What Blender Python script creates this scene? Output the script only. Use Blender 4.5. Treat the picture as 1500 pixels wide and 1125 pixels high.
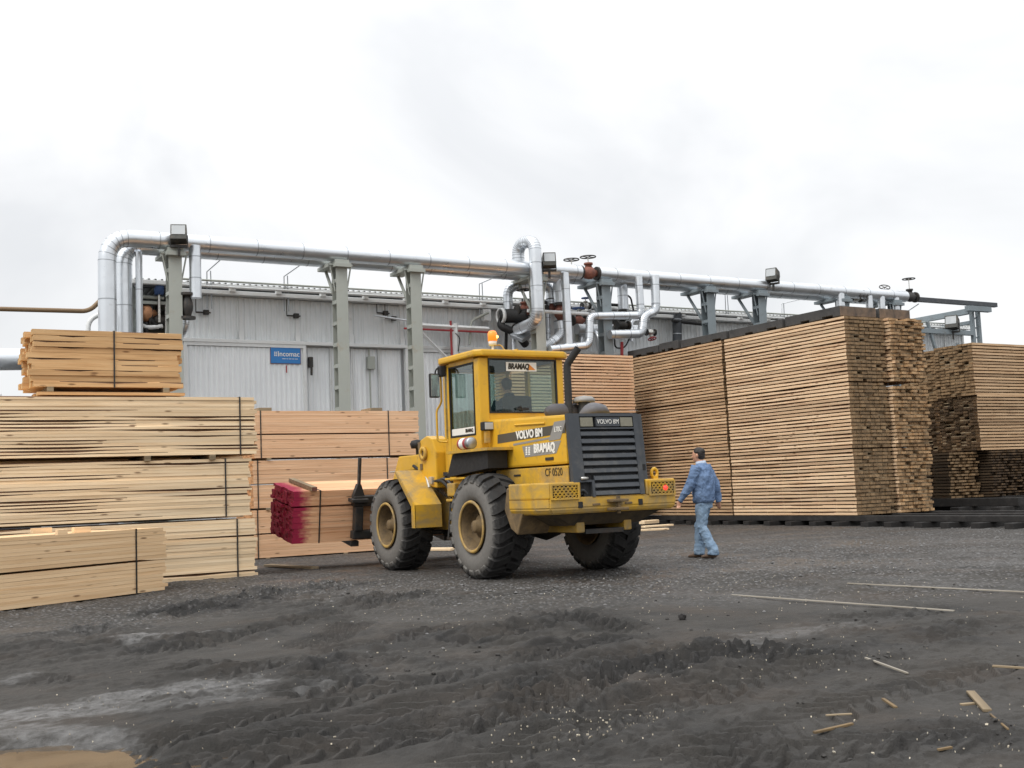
import bpy, bmesh, math, random
import numpy as np
from mathutils import Vector, Matrix

for o in list(bpy.data.objects):
    bpy.data.objects.remove(o, do_unlink=True)
scene = bpy.context.scene
C = scene.collection
R = math.radians
random.seed(7)

# ------------------------------------------------------------------ camera
FPX, YAW, PITCH, ROLL, EYE = 1650.0, R(30.5), R(5.3), R(2.3), 1.24     # focal length in photo pixels (1500 wide)
_f = Vector((math.sin(YAW)*math.cos(PITCH), math.cos(YAW)*math.cos(PITCH), math.sin(PITCH)))
_r0 = Vector((math.cos(YAW), -math.sin(YAW), 0)); _u0 = _r0.cross(_f)
_r = _r0*math.cos(ROLL) - _u0*math.sin(ROLL); _u = _u0*math.cos(ROLL) + _r0*math.sin(ROLL)
cam = bpy.data.cameras.new('camera'); camo = bpy.data.objects.new('camera', cam); C.objects.link(camo)
cam.sensor_width = 36.0; cam.lens = FPX/1500*36; cam.clip_start = 0.1; cam.clip_end = 6000
m = Matrix.Identity(4)
for i in range(3):
    m[i][0] = _r[i]; m[i][1] = _u[i]; m[i][2] = -_f[i]
m[2][3] = EYE
camo.matrix_world = m
scene.camera = camo

# ------------------------------------------------------------------ sky, sun, exposure (overcast day)
SUN_EL, SUN_AZ = 50.0, 250.0          # azimuth clockwise from +y: high on the left
world = bpy.data.worlds.new('World'); scene.world = world; world.use_nodes = True
nt = world.node_tree; nt.nodes.clear()
def wn(t, **k):
    n = nt.nodes.new(t)
    for a, v in k.items(): setattr(n, a, v)
    return n
wo = wn('ShaderNodeOutputWorld'); bgc = wn('ShaderNodeBackground'); bgs = wn('ShaderNodeBackground'); mixw = wn('ShaderNodeMixShader')
sky = wn('ShaderNodeTexSky'); sky.sky_type = 'NISHITA'; sky.sun_disc = False
sky.sun_elevation = R(SUN_EL); sky.sun_rotation = R(SUN_AZ)
nt.links.new(sky.outputs[0], bgs.inputs[0]); bgs.inputs[1].default_value = 0.12
tcw = wn('ShaderNodeTexCoord'); sepw = wn('ShaderNodeSeparateXYZ')
nt.links.new(tcw.outputs['Generated'], sepw.inputs[0])
# cloud deck: brighter towards the zenith as an overcast sky is, with soft grey billows
sqw = wn('ShaderNodeMath', operation='POWER'); sqw.inputs[1].default_value = 1.8; sqw.use_clamp = True; nt.links.new(sepw.outputs[2], sqw.inputs[0])
mr = wn('ShaderNodeMapRange'); mr.inputs[1].default_value = 0.0; mr.inputs[2].default_value = 1.0
mr.inputs[3].default_value = 0.83; mr.inputs[4].default_value = 1.95
nt.links.new(sqw.outputs[0], mr.inputs[0])
nz = wn('ShaderNodeTexNoise'); nz.inputs['Scale'].default_value = 2.6; nz.inputs['Detail'].default_value = 5; nz.inputs['Roughness'].default_value = 0.52
nz.inputs['Distortion'].default_value = 0.5
mpw = wn('ShaderNodeMapping'); mpw.inputs['Location'].default_value = (0.0, 0.0, 0.0); mpw.inputs['Scale'].default_value = (1, 1, 1.25)
nt.links.new(tcw.outputs['Generated'], mpw.inputs[0]); nt.links.new(mpw.outputs[0], nz.inputs['Vector'])
rp = wn('ShaderNodeValToRGB'); cr = rp.color_ramp
cr.elements[0].position = 0.34; cr.elements[0].color = (0.79, 0.80, 0.815, 1)
cr.elements[1].position = 0.545; cr.elements[1].color = (1.0, 1.0, 1.0, 1)
nt.links.new(nz.outputs[0], rp.inputs[0])
mulw = wn('ShaderNodeVectorMath', operation='SCALE')
nt.links.new(rp.outputs[0], mulw.inputs[0]); nt.links.new(mr.outputs[0], mulw.inputs['Scale'])
nt.links.new(mulw.outputs[0], bgc.inputs[0]); bgc.inputs[1].default_value = 1.0
nt.links.new(bgs.outputs[0], mixw.inputs[1]); nt.links.new(bgc.outputs[0], mixw.inputs[2]); mixw.inputs[0].default_value = 0.93
nt.links.new(mixw.outputs[0], wo.inputs[0])

sl = bpy.data.lights.new('sun', 'SUN'); sl.energy = 1.5; sl.angle = R(28); sl.color = (1.0, 0.97, 0.92)
so = bpy.data.objects.new('sun', sl); C.objects.link(so)
sd = Vector((math.sin(R(SUN_AZ))*math.cos(R(SUN_EL)), math.cos(R(SUN_AZ))*math.cos(R(SUN_EL)), math.sin(R(SUN_EL))))
so.rotation_euler = sd.to_track_quat('Z', 'Y').to_euler(); so.location = (0, -20, 40)

vs = scene.view_settings
vs.view_transform = 'Standard'; vs.look = 'None'; vs.gamma = 1.0; vs.use_curve_mapping = False; vs.exposure = 0.28
scene.render.engine = 'CYCLES'
scene.cycles.max_bounces = 8; scene.cycles.transparent_max_bounces = 16

# ------------------------------------------------------------------ pixel -> place (axis plane)
def P(px, py, axis, val):
    d = _f*FPX + _r*(px-750) - _u*(py-562.5)
    o = Vector((0, 0, EYE)); t = (val-o[axis])/d[axis]
    return o + d*t
def PG(px, py): return P(px, py, 2, 0.0)

# ------------------------------------------------------------------ mesh builder
class MB:
    def __init__(s): s.v = []; s.f = []; s.mi = []; s.sm = []
    def add(s, vs, fs, mi=0, sm=False):
        b = len(s.v); s.v += [tuple(v) for v in vs]
        for f in fs: s.f.append(tuple(b+i for i in f)); s.mi.append(mi); s.sm.append(sm)
        return s
    def box(s, x0, x1, y0, y1, z0, z1, mi=0, M=None, endmi=None):
        vs = [Vector((x, y, z)) for z in (z0, z1) for y in (y0, y1) for x in (x0, x1)]
        if M is not None: vs = [M @ v for v in vs]
        fs = [(0, 2, 3, 1), (4, 5, 7, 6), (0, 1, 5, 4), (2, 6, 7, 3), (0, 4, 6, 2), (1, 3, 7, 5)]
        if endmi is None: s.add(vs, fs, mi)
        else: s.add(vs, fs[:4], mi); b = len(s.v)-8; [(s.f.append(tuple(b+i for i in q)), s.mi.append(endmi), s.sm.append(False)) for q in fs[4:]]
        return s
    def rbox(s, x0, x1, y0, y1, z0, z1, b=0.02, mi=0, M=None):
        # box with all edges chamfered
        b = min(b, (x1-x0)*.45, (y1-y0)*.45, (z1-z0)*.45)
        bm = bmesh.new(); bmesh.ops.create_cube(bm, size=1)
        for v in bm.verts: v.co = Vector(((x0+x1)/2+v.co.x*(x1-x0), (y0+y1)/2+v.co.y*(y1-y0), (z0+z1)/2+v.co.z*(z1-z0)))
        bmesh.ops.bevel(bm, geom=bm.edges[:], offset=b, segments=2, profile=.6, affect='EDGES')
        s.addbm(bm, mi, M); return s
    def addbm(s, bm, mi=0, M=None, sm=False):
        bm.verts.index_update()
        vs = [v.co.copy() for v in bm.verts]
        if M is not None: vs = [M @ v for v in vs]
        s.add(vs, [[v.index for v in f.verts] for f in bm.faces], mi, sm); bm.free(); return s
    def prism(s, poly, a, b, axis=0, mi=0, M=None, bev=0.0):
        # poly: 2D points in the other two axes (cyclic order), extruded from a to b along axis
        def mk(t, p):
            return {0: Vector((t, p[0], p[1])), 1: Vector((p[0], t, p[1])), 2: Vector((p[0], p[1], t))}[axis]
        n = len(poly); bm = bmesh.new()
        va = [bm.verts.new(mk(a, p)) for p in poly]; vb = [bm.verts.new(mk(b, p)) for p in poly]
        bm.faces.new(va); bm.faces.new(vb[::-1])
        for i in range(n): bm.faces.new((va[i], vb[i], vb[(i+1) % n], va[(i+1) % n]))
        bmesh.ops.recalc_face_normals(bm, faces=bm.faces[:])
        if bev: bmesh.ops.bevel(bm, geom=bm.edges[:], offset=bev, segments=2, profile=.6, affect='EDGES')
        s.addbm(bm, mi, M); return s
    def tube(s, path, r, n=12, mi=0, cap=True, sm=True):
        path = [Vector(p) for p in path]; N = len(path)
        rr = r if isinstance(r, (list, tuple)) else [r]*N
        t0 = (path[1]-path[0]).normalized()
        ref = Vector((0, 0, 1)) if abs(t0.z) < .9 else Vector((1, 0, 0))
        u = t0.cross(ref).normalized(); rings = []
        for i in range(N):
            t = ((path[min(i+1, N-1)]-path[i]).normalized() + (path[i]-path[max(i-1, 0)]).normalized())
            if t.length < 1e-6: t = t0
            t.normalize(); u = (u - t*u.dot(t)).normalized(); w = t.cross(u)
            rings.append([path[i] + (u*math.cos(2*math.pi*k/n) + w*math.sin(2*math.pi*k/n))*rr[i] for k in range(n)])
        vs = [v for q in rings for v in q]; fs = []
        for i in range(N-1):
            for k in range(n):
                a = i*n+k; b = i*n+(k+1) % n; fs.append((a, b, b+n, a+n))
        s.add(vs, fs, mi, sm)
        if cap:
            s.add(rings[0], [tuple(range(n))[::-1]], mi); s.add(rings[-1], [tuple(range(n))], mi)
        return s
    def lathe(s, prof, M=None, n=32, mi=0, sm=True, closed=False):
        # prof: (axial, radius) pairs, axis = local x
        vs = []; N = len(prof)
        for a, r in prof:
            for k in range(n):
                th = 2*math.pi*k/n; vs.append(Vector((a, r*math.cos(th), r*math.sin(th))))
        if M is not None: vs = [M @ v for v in vs]
        fs = []
        for i in range(N if closed else N-1):
            j = (i+1) % N
            for k in range(n): fs.append((i*n+k, i*n+(k+1) % n, j*n+(k+1) % n, j*n+k))
        s.add(vs, fs, mi, sm); return s
    def ell(s, pts, rads, n=14, mi=0, ax=Vector((1, 0, 0))):
        # loft of ellipses: rads (ra, rb), ra along ax
        N = len(pts); rings = []
        for i in range(N):
            p = Vector(pts[i]); t = (Vector(pts[min(i+1, N-1)])-Vector(pts[max(i-1, 0)])).normalized()
            u = (ax - t*ax.dot(t)).normalized(); w = t.cross(u)
            rings.append([p+u*math.cos(2*math.pi*k/n)*rads[i][0]+w*math.sin(2*math.pi*k/n)*rads[i][1] for k in range(n)])
        vs = [v for q in rings for v in q]; fs = []
        for i in range(N-1):
            for k in range(n):
                a = i*n+k; b = i*n+(k+1) % n; fs.append((a, b, b+n, a+n))
        fs.append(tuple(range(n))[::-1]); fs.append(tuple((N-1)*n+k for k in range(n)))
        s.add(vs, fs, mi, True); return s
    def mesh(s, name):
        me = bpy.data.meshes.new(name); me.from_pydata(s.v, [], s.f)
        me.polygons.foreach_set('material_index', s.mi); me.polygons.foreach_set('use_smooth', s.sm); me.update()
        bm = bmesh.new(); bm.from_mesh(me); bmesh.ops.recalc_face_normals(bm, faces=bm.faces[:]); bm.to_mesh(me); bm.free()
        return me
    def build(s, name, mat, parent=None, loc=None):
        me = s.mesh(name)
        for q in (mat if isinstance(mat, (list, tuple)) else [mat]): me.materials.append(q)
        return link(name, me, parent, loc)
def link(name, me, parent=None, loc=None):
    o = bpy.data.objects.new(name, me); C.objects.link(o)
    if parent is not None: o.parent = parent
    if loc is not None: o.location = loc
    return o
def tag(o, label, cat, group=None):
    o['label'] = label; o['category'] = cat
    if group: o['group'] = group
    return o
def thing(name, label, cat, loc=(0, 0, 0), rz=0.0, group=None):
    o = bpy.data.objects.new(name, None); C.objects.link(o); o.location = loc; o.rotation_euler = (0, 0, rz)
    o.empty_display_size = .3
    return tag(o, label, cat, group)
def struct(o): o['kind'] = 'structure'; return o
def stuff(o): o['kind'] = 'stuff'; return o
def fuse(mb, voxel=.012, smooth=4):
    o = bpy.data.objects.new('tmp', mb.mesh('tmp')); C.objects.link(o)
    r = o.modifiers.new('r', 'REMESH'); r.mode = 'VOXEL'; r.voxel_size = voxel; r.use_smooth_shade = True
    q = o.modifiers.new('s', 'SMOOTH'); q.iterations = smooth; q.factor = .5
    dg = bpy.context.evaluated_depsgraph_get(); me = bpy.data.meshes.new_from_object(o.evaluated_get(dg))
    bpy.data.objects.remove(o, do_unlink=True)
    me.materials.clear()
    for p in me.polygons: p.use_smooth = True
    return me
def bend(pts, rad, seg=7):
    pts = [Vector(p) for p in pts]; out = [pts[0]]
    for i in range(1, len(pts)-1):
        a, b, c = pts[i-1], pts[i], pts[i+1]; d1 = (a-b); d2 = (c-b)
        r = min(rad, d1.length*.48, d2.length*.48); p1 = b+d1.normalized()*r; p2 = b+d2.normalized()*r
        for k in range(seg+1):
            t = k/seg; out.append(p1*(1-t)**2 + b*2*t*(1-t) + p2*t*t)
    out.append(pts[-1]); return out
def text_mesh(s, size, depth=.004, bold=0.0, sx=1.0, shear=0.0):
    cu = bpy.data.curves.new('txt', 'FONT'); cu.body = s; cu.size = size; cu.extrude = depth/2; cu.offset = bold; cu.shear = shear
    cu.align_x = 'CENTER'; cu.align_y = 'CENTER'; cu.resolution_u = 3
    o = bpy.data.objects.new('txt', cu); C.objects.link(o)
    dg = bpy.context.evaluated_depsgraph_get(); me = bpy.data.meshes.new_from_object(o.evaluated_get(dg))
    bpy.data.objects.remove(o, do_unlink=True)
    for v in me.vertices: v.co.x *= sx
    me.materials.clear(); return me
def lettering(s, size, mat, parent, M, bold=0.0, sx=1.0, shear=0.0, name='lettering'):
    me = text_mesh(s, size, .004, bold, sx, shear); me.transform(M); me.materials.append(mat)
    return link(name, me, parent)

# ------------------------------------------------------------------ materials
def lin(r, g, b):
    f = lambda c: (c/255/12.92) if c/255 <= .04045 else ((c/255+.055)/1.055)**2.4
    return (f(r), f(g), f(b))
class NT:
    def __init__(s, name):
        s.m = bpy.data.materials.new(name); s.m.use_nodes = True; s.t = s.m.node_tree; s.t.nodes.clear()
        s.out = s.n('ShaderNodeOutputMaterial'); s.b = s.n('ShaderNodeBsdfPrincipled'); s.l(s.b.outputs[0], s.out.inputs[0])
        s.tc = s.n('ShaderNodeTexCoord')
    def n(s, t, **k):
        q = s.t.nodes.new(t)
        for a, v in k.items(): setattr(q, a, v)
        return q
    def l(s, a, b): s.t.links.new(a, b)
    def noise(s, scale, detail=4, rough=.55, vec=None, dist=0.0, sc3=None, rnd=None):
        q = s.n('ShaderNodeTexNoise'); q.inputs['Scale'].default_value = scale; q.inputs['Detail'].default_value = detail
        q.inputs['Roughness'].default_value = rough; q.inputs['Distortion'].default_value = dist
        v = vec if vec is not None else s.tc.outputs['Object']
        if sc3 is not None or rnd is not None:
            mp = s.n('ShaderNodeMapping'); s.l(v, mp.inputs[0])
            if sc3 is not None: mp.inputs['Scale'].default_value = sc3
            if rnd is not None:
                c = s.n('ShaderNodeCombineXYZ')
                for i in range(3):
                    k = s.math('MULTIPLY', rnd, (37.0, 53.0, 71.0)[i]); s.l(k, c.inputs[i])
                s.l(c.outputs[0], mp.inputs['Location'])
            v = mp.outputs[0]
        s.l(v, q.inputs['Vector']); return q.outputs[0]
    def math(s, op, a, b=None, clamp=False):
        q = s.n('ShaderNodeMath', operation=op); q.use_clamp = clamp
        for i, x in enumerate((a, b)):
            if x is None: continue
            if isinstance(x, (int, float)): q.inputs[i].default_value = x
            else: s.l(x, q.inputs[i])
        return q.outputs[0]
    def ramp(s, fac, stops):
        q = s.n('ShaderNodeValToRGB'); e = q.color_ramp.elements
        while len(e) < len(stops): e.new(.5)
        for i, (p, c) in enumerate(stops):
            e[i].position = p; e[i].color = (c, c, c, 1) if isinstance(c, (int, float)) else (*c, 1)
        s.l(fac, q.inputs[0]); return q.outputs[0]
    def mix(s, fac, a, b, mode='MIX'):
        q = s.n('ShaderNodeMix', data_type='RGBA', blend_type=mode)
        for inp, x in ((q.inputs[0], fac), (q.inputs[6], a), (q.inputs[7], b)):
            if isinstance(x, (int, float)): inp.default_value = x
            elif isinstance(x, tuple): inp.default_value = (*x, 1)
            else: s.l(x, inp)
        return q.outputs[2]
    def set(s, **k):
        for a, v in k.items():
            i = s.b.inputs[a.replace('_', ' ')]
            if isinstance(v, tuple): i.default_value = (*v, 1)
            elif isinstance(v, (int, float)): i.default_value = v
            else: s.l(v, i)
        return s
    def bump(s, h, strength=.3, dist=.02):
        q = s.n('ShaderNodeBump'); q.inputs['Strength'].default_value = strength; q.inputs['Distance'].default_value = dist
        s.l(h, q.inputs['Height']); s.l(q.outputs[0], s.b.inputs['Normal'])
def mul(c, k): return tuple(min(1, x*k) for x in c)
def simple(name, col, rough=.6, metal=0.0, var=.12, vscale=2.0, dirt=None, dirt_amt=.5, dscale=4.0, bump=0.0, bscale=40, spec=.5, rvar=.1):
    t = NT(name); a = t.noise(vscale, 5, .6)
    c = t.mix(t.ramp(a, [(.3, 0.0), (.7, 1.0)]), mul(col, 1-var), mul(col, 1+var))
    if dirt is not None:
        d = t.noise(dscale, 8, .68, dist=.4)
        c = t.mix(t.ramp(d, [(.62-dirt_amt*.4, 0.0), (.74-dirt_amt*.12, min(1, .35+dirt_amt))]), c, dirt)
    rr = t.ramp(t.noise(vscale*3, 4), [(.3, max(.02, rough-rvar)), (.7, min(1, rough+rvar))])
    t.set(Base_Color=c, Roughness=rr, Metallic=metal); t.b.inputs['Specular IOR Level'].default_value = spec
    if bump: t.bump(t.noise(bscale, 5, .6), bump, .01)
    return t.m
def wood(name, c0, c1, c2, gs=1.0, stain=None, stain_amt=.0, rough=.75, hv=.16, ends=False, knots=True, spray=None):
    """boards run along local x; random tint per board, grain streaks, knots, optional dark stain or red end paint"""
    t = NT(name)
    oi = t.n('ShaderNodeObjectInfo'); ge = t.n('ShaderNodeNewGeometry')
    rnd = t.math('FRACT', t.math('ADD', oi.outputs['Random'], t.math('MULTIPLY', ge.outputs['Random Per Island'], 7.31)))
    rnd2 = t.math('FRACT', t.math('MULTIPLY', rnd, 17.7))
    sc = (6, 6, 6) if ends else (.55, 14, 14)
    g = t.noise(1.6*gs, 6, .62, sc3=sc, rnd=rnd, dist=.3)
    c = t.ramp(g, [(.28, c2), (.48, c1), (.70, c0)])
    tint = t.ramp(rnd, [(0, 1-hv*1.25), (.5, 1.0), (1, 1+hv*.55)])
    c = t.mix(1.0, c, tint, 'MULTIPLY')
    c = t.mix(t.ramp(rnd2, [(.5, 0.0), (1, .32)]), c, mul(c2, .85))
    if knots:
        v = t.n('ShaderNodeTexVoronoi'); v.inputs['Scale'].default_value = 1.0
        mp = t.n('ShaderNodeMapping'); mp.inputs['Scale'].default_value = (2.2, 9, 9); t.l(t.tc.outputs['Object'], mp.inputs[0])
        cc = t.n('ShaderNodeCombineXYZ'); t.l(t.math('MULTIPLY', rnd, 91.0), cc.inputs[0]); t.l(t.math('MULTIPLY', rnd2, 33.0), cc.inputs[2])
        t.l(cc.outputs[0], mp.inputs['Location']); t.l(mp.outputs[0], v.inputs['Vector'])
        c = t.mix(t.ramp(v.outputs['Distance'], [(.07, .75), (.16, 0.0)]), c, lin(92, 58, 34))
    if stain is not None:
        d = t.noise(1.1, 7, .65, sc3=(.6, 1, 3), vec=t.tc.outputs['Object'], rnd=rnd, dist=.6)
        c = t.mix(t.ramp(d, [(.62-stain_amt*.3, 0.0), (.75-stain_amt*.15, .25+stain_amt)]), c, stain)
    if spray is not None:
        sx = t.n('ShaderNodeSeparateXYZ'); t.l(t.tc.outputs['Object'], sx.inputs[0])
        e = t.math('ADD', sx.outputs[0], t.math('MULTIPLY', t.noise(4, 5, .7, rnd=rnd), spray[1]))
        c = t.mix(t.ramp(e, [(spray[2], 1.0), (spray[2]+spray[3], 0.0)]), c, t.mix(t.noise(9, 4), mul(spray[0], .6), spray[0]))
    t.set(Base_Color=c, Roughness=rough); t.b.inputs['Specular IOR Level'].default_value = .25
    t.bump(g, .25, .004)
    return t.m

YEL = (0.64, 0.365, 0.024)
MT = {}
MT['yellow'] = simple('yellow_paint', YEL, .42, 0, .07, 1.5, dirt=lin(132, 112, 74), dirt_amt=.22, dscale=4, spec=.45)
MT['yellow_dusty'] = simple('dusty_yellow_paint', mul(YEL, .93), .55, 0, .1, 2.5, dirt=lin(138, 122, 92), dirt_amt=.6, dscale=3.2)
MT['yellow_rim'] = simple('dusty_rim_paint', (0.50, 0.31, 0.07), .7, 0, .12, 5, dirt=lin(128, 112, 86), dirt_amt=.75, dscale=6)
MT['rim_dust'] = simple('brown_dusty_steel', lin(118, 98, 68), .85, 0, .2, 6, dirt=lin(70, 60, 48), dirt_amt=.5, dscale=7)
MT['grille'] = simple('dark_grey_plastic', lin(58, 62, 67), .5, 0, .1, 3, dirt=lin(96, 94, 90), dirt_amt=.25)
MT['decal_dark'] = simple('dark_decal', lin(74, 70, 62), .5, 0, .05)
MT['decal_grey'] = simple('grey_decal', lin(138, 136, 132), .5, 0, .05)
MT['white_ink'] = simple('white_lettering', lin(232, 230, 222), .5, 0, .04)
MT['black_ink'] = simple('dark_lettering', lin(52, 44, 30), .6, 0, .08)
MT['black'] = simple('black_rubber', lin(30, 30, 31), .7, 0, .2, 6)
MT['black_steel'] = simple('blackened_steel', lin(54, 53, 52), .55, .3, .25, 5, dirt=lin(84, 70, 56), dirt_amt=.35, dscale=7)
MT['hose'] = simple('hydraulic_hose', lin(58, 60, 64), .5, 0, .2, 9)
MT['steel_bright'] = simple('bright_steel', lin(196, 194, 188), .3, .7, .1, 6)
MT['cab_dark'] = simple('dark_cab_trim', lin(40, 41, 43), .8, 0, .15, 5)
MT['alu'] = simple('aluminium_cladding', lin(214, 218, 222), .34, .92, .06, 1.3, dirt=lin(150, 146, 138), dirt_amt=.10, dscale=2.2, rvar=.08)
MT['alu_seam'] = simple('cladding_seam', lin(168, 172, 176), .4, .9, .05)
MT['steel_green'] = simple('grey_green_steel_paint', lin(160, 164, 157), .6, 0, .06, 1.2, dirt=lin(150, 128, 96), dirt_amt=.12, dscale=3)
MT['steel_blue'] = simple('blue_grey_steel_paint', lin(124, 134, 139), .6, 0, .08, 1.2, dirt=lin(104, 104, 100), dirt_amt=.25, dscale=3)
MT['sheet'] = None
MT['rust'] = simple('red_oxide_valve', lin(132, 84, 70), .7, 0, .2, 8, dirt=lin(84, 52, 44), dirt_amt=.4)
MT['orange_valve'] = simple('tan_valve_body', lin(190, 138, 100), .7, 0, .15, 8, dirt=lin(120, 78, 58), dirt_amt=.4)
MT['blue_valve'] = simple('blue_actuator', lin(64, 92, 142), .5, 0, .1, 6)
MT['red_paint'] = simple('red_paint', lin(158, 52, 56), .55, 0, .12, 5)
MT['white_paint'] = simple('white_steel_paint', lin(216, 218, 218), .5, 0, .05, 1.5, dirt=lin(170, 168, 160), dirt_amt=.18, dscale=2)
MT['brown_pipe'] = simple('brown_pipe_paint', lin(124, 102, 76), .55, .2, .1, 2)
MT['dark_brown'] = simple('tarred_timber', lin(36, 34, 33), .85, 0, .3, 4, dirt=lin(66, 63, 60), dirt_amt=.2, bump=.3, bscale=20)
MT['concrete'] = simple('dark_concrete', lin(70, 69, 68), .9, 0, .18, 2.5, dirt=lin(48, 48, 49), dirt_amt=.5, dscale=2.5, bump=.3, bscale=30)
MT['concrete_brown'] = simple('brown_concrete', lin(118, 100, 84), .9, 0, .18, 2.5, dirt=lin(70, 64, 60), dirt_amt=.5, dscale=3, bump=.3, bscale=30)
MT['strap'] = simple('steel_strap', lin(58, 54, 52), .5, .4, .2, 8)
MT['w_dark'] = wood('dark_weathered_boards', lin(92, 76, 58), lin(70, 58, 45), lin(44, 37, 31), hv=.3)
MT['lath'] = wood('bleached_lath', lin(178, 172, 161), lin(158, 151, 139), lin(122, 115, 104), knots=False)
MT['sticker'] = wood('grey_sticker_wood', lin(166, 150, 124), lin(140, 124, 100), lin(104, 92, 74), knots=False)
MT['fluor'] = simple('floodlight_glass', lin(176, 180, 182), .15, 0, .05)
MT['dark_box'] = simple('floodlight_housing', lin(68, 68, 64), .6, .2, .15, 6, dirt=lin(118, 104, 86), dirt_amt=.3)

def glass_mat(name, tint, refl=.12):
    t = NT(name); t.t.nodes.remove(t.b)
    tr = t.n('ShaderNodeBsdfTransparent'); tr.inputs[0].default_value = (*tint, 1)
    gl = t.n('ShaderNodeBsdfGlossy'); gl.inputs['Roughness'].default_value = .03; gl.inputs[0].default_value = (.95, .97, 1, 1)
    lw = t.n('ShaderNodeLayerWeight'); lw.inputs[0].default_value = .35
    f = t.math('ADD', t.math('MULTIPLY', lw.outputs['Facing'], .22), refl, True)
    mx = t.n('ShaderNodeMixShader'); t.l(f, mx.inputs[0]); t.l(tr.outputs[0], mx.inputs[1]); t.l(gl.outputs[0], mx.inputs[2])
    t.l(mx.outputs[0], t.out.inputs[0]); return t.m
MT['glass'] = glass_mat('cab_glass', (.74, .82, .79), .03)
MT['mirror'] = simple('mirror_glass', lin(190, 190, 186), .06, .9, .03)
def emit(name, col, s, base):
    t = NT(name); t.set(Base_Color=base, Roughness=.3); t.b.inputs['Emission Color'].default_value = (*col, 1); t.b.inputs['Emission Strength'].default_value = s; return t.m
MT['amber'] = emit('amber_beacon_lens', (1, .28, .03), .55, (.75, .2, .02))
MT['amber_hot'] = emit('amber_bulb', (1, .5, .12), 4.0, (1, .5, .1))
MT['tail'] = emit('red_tail_lamp', (1, .03, .02), 2.5, (.7, .02, .02))

# corrugated white sheet with grime under edges and along seams
t = NT('white_corrugated_sheet')
n1 = t.noise(.7, 6, .6); n2 = t.noise(1.4, 8, .7, sc3=(6, 6, .35))
c = t.mix(t.ramp(n1, [(.3, 0.0), (.7, 1.0)]), lin(224, 228, 231), lin(236, 239, 241))
c = t.mix(t.ramp(n2, [(.58, 0.0), (.82, .28)]), c, lin(158, 160, 150))
t.set(Base_Color=c, Roughness=.5); MT['sheet'] = t.m
t = NT('stained_corrugated_sheet')
n1 = t.noise(.7, 6, .6); n2 = t.noise(1.6, 8, .72, sc3=(7, 7, .3))
c = t.mix(t.ramp(n1, [(.3, 0.0), (.7, 1.0)]), lin(216, 220, 222), lin(230, 233, 234))
c = t.mix(t.ramp(n2, [(.53, 0.0), (.80, .45)]), c, lin(128, 128, 110))
t.set(Base_Color=c, Roughness=.5); MT['sheet_dirty'] = t.m

# wood kinds
MT['w_pale'] = wood('pale_sawn_wood', lin(242, 220, 187), lin(232, 207, 171), lin(208, 177, 138), stain=lin(146, 112, 82), stain_amt=.06)
MT['w_pale_end'] = wood('pale_board_ends', lin(206, 178, 134), lin(188, 156, 112), lin(150, 116, 78), ends=True, knots=False)
MT['w_orange'] = wood('warm_planed_wood', lin(234, 198, 163), lin(225, 184, 147), lin(206, 162, 124), hv=.09)
MT['w_orange_end'] = wood('warm_board_ends', lin(210, 162, 116), lin(190, 140, 96), lin(150, 104, 68), ends=True, knots=False)
MT['w_tan'] = wood('tan_sawn_wood', lin(222, 186, 140), lin(210, 169, 121), lin(182, 138, 94), hv=.12, stain=lin(122, 84, 54), stain_amt=.1)
MT['w_tan_end'] = wood('tan_board_ends', lin(206, 178, 130), lin(176, 142, 96), lin(128, 98, 64), ends=True, knots=False)
MT['w_light'] = wood('light_planed_wood', lin(234, 205, 166), lin(226, 193, 152), lin(208, 170, 126), hv=.06)
MT['w_light_end'] = wood('light_board_ends', lin(222, 186, 138), lin(204, 164, 116), lin(170, 128, 84), ends=True, knots=False)
MT['w_stick'] = wood('stickered_board_wood', lin(233, 205, 172), lin(218, 187, 151), lin(184, 146, 112), hv=.2, stain=lin(122, 88, 64), stain_amt=.14)
MT['w_stick2'] = wood('greyed_stickered_board_wood', lin(212, 182, 148), lin(194, 162, 126), lin(156, 122, 92), hv=.24, stain=lin(98, 72, 54), stain_amt=.2)
MT['w_stick_end'] = wood('weathered_board_ends', lin(160, 134, 102), lin(137, 112, 83), lin(102, 82, 61), ends=True, knots=False, hv=.22, stain=lin(66, 56, 46), stain_amt=.2)
MT['w_stick_end_light'] = wood('fresh_board_ends', lin(196, 162, 122), lin(166, 134, 98), lin(122, 96, 70), ends=True, knots=False, hv=.3, stain=lin(84, 64, 46), stain_amt=.2)
MT['w_stick_end_dark'] = wood('dark_board_ends', lin(108, 87, 62), lin(82, 65, 48), lin(50, 41, 33), ends=True, knots=False, hv=.35, stain=lin(40, 34, 30), stain_amt=.2)
MT['bark'] = simple('bark_edge', lin(104, 76, 54), .9, 0, .3, 5)
RED = lin(174, 46, 78)
MT['w_red'] = wood('light_wood_red_painted_end', lin(230, 188, 150), lin(222, 172, 132), lin(200, 142, 100), hv=.06, spray=(RED, .5, .36, .22))
MT['w_red_end'] = simple('red_sprayed_board_ends', RED, .8, 0, .3, 9, dirt=lin(104, 20, 40), dirt_amt=.5, dscale=12)

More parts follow.
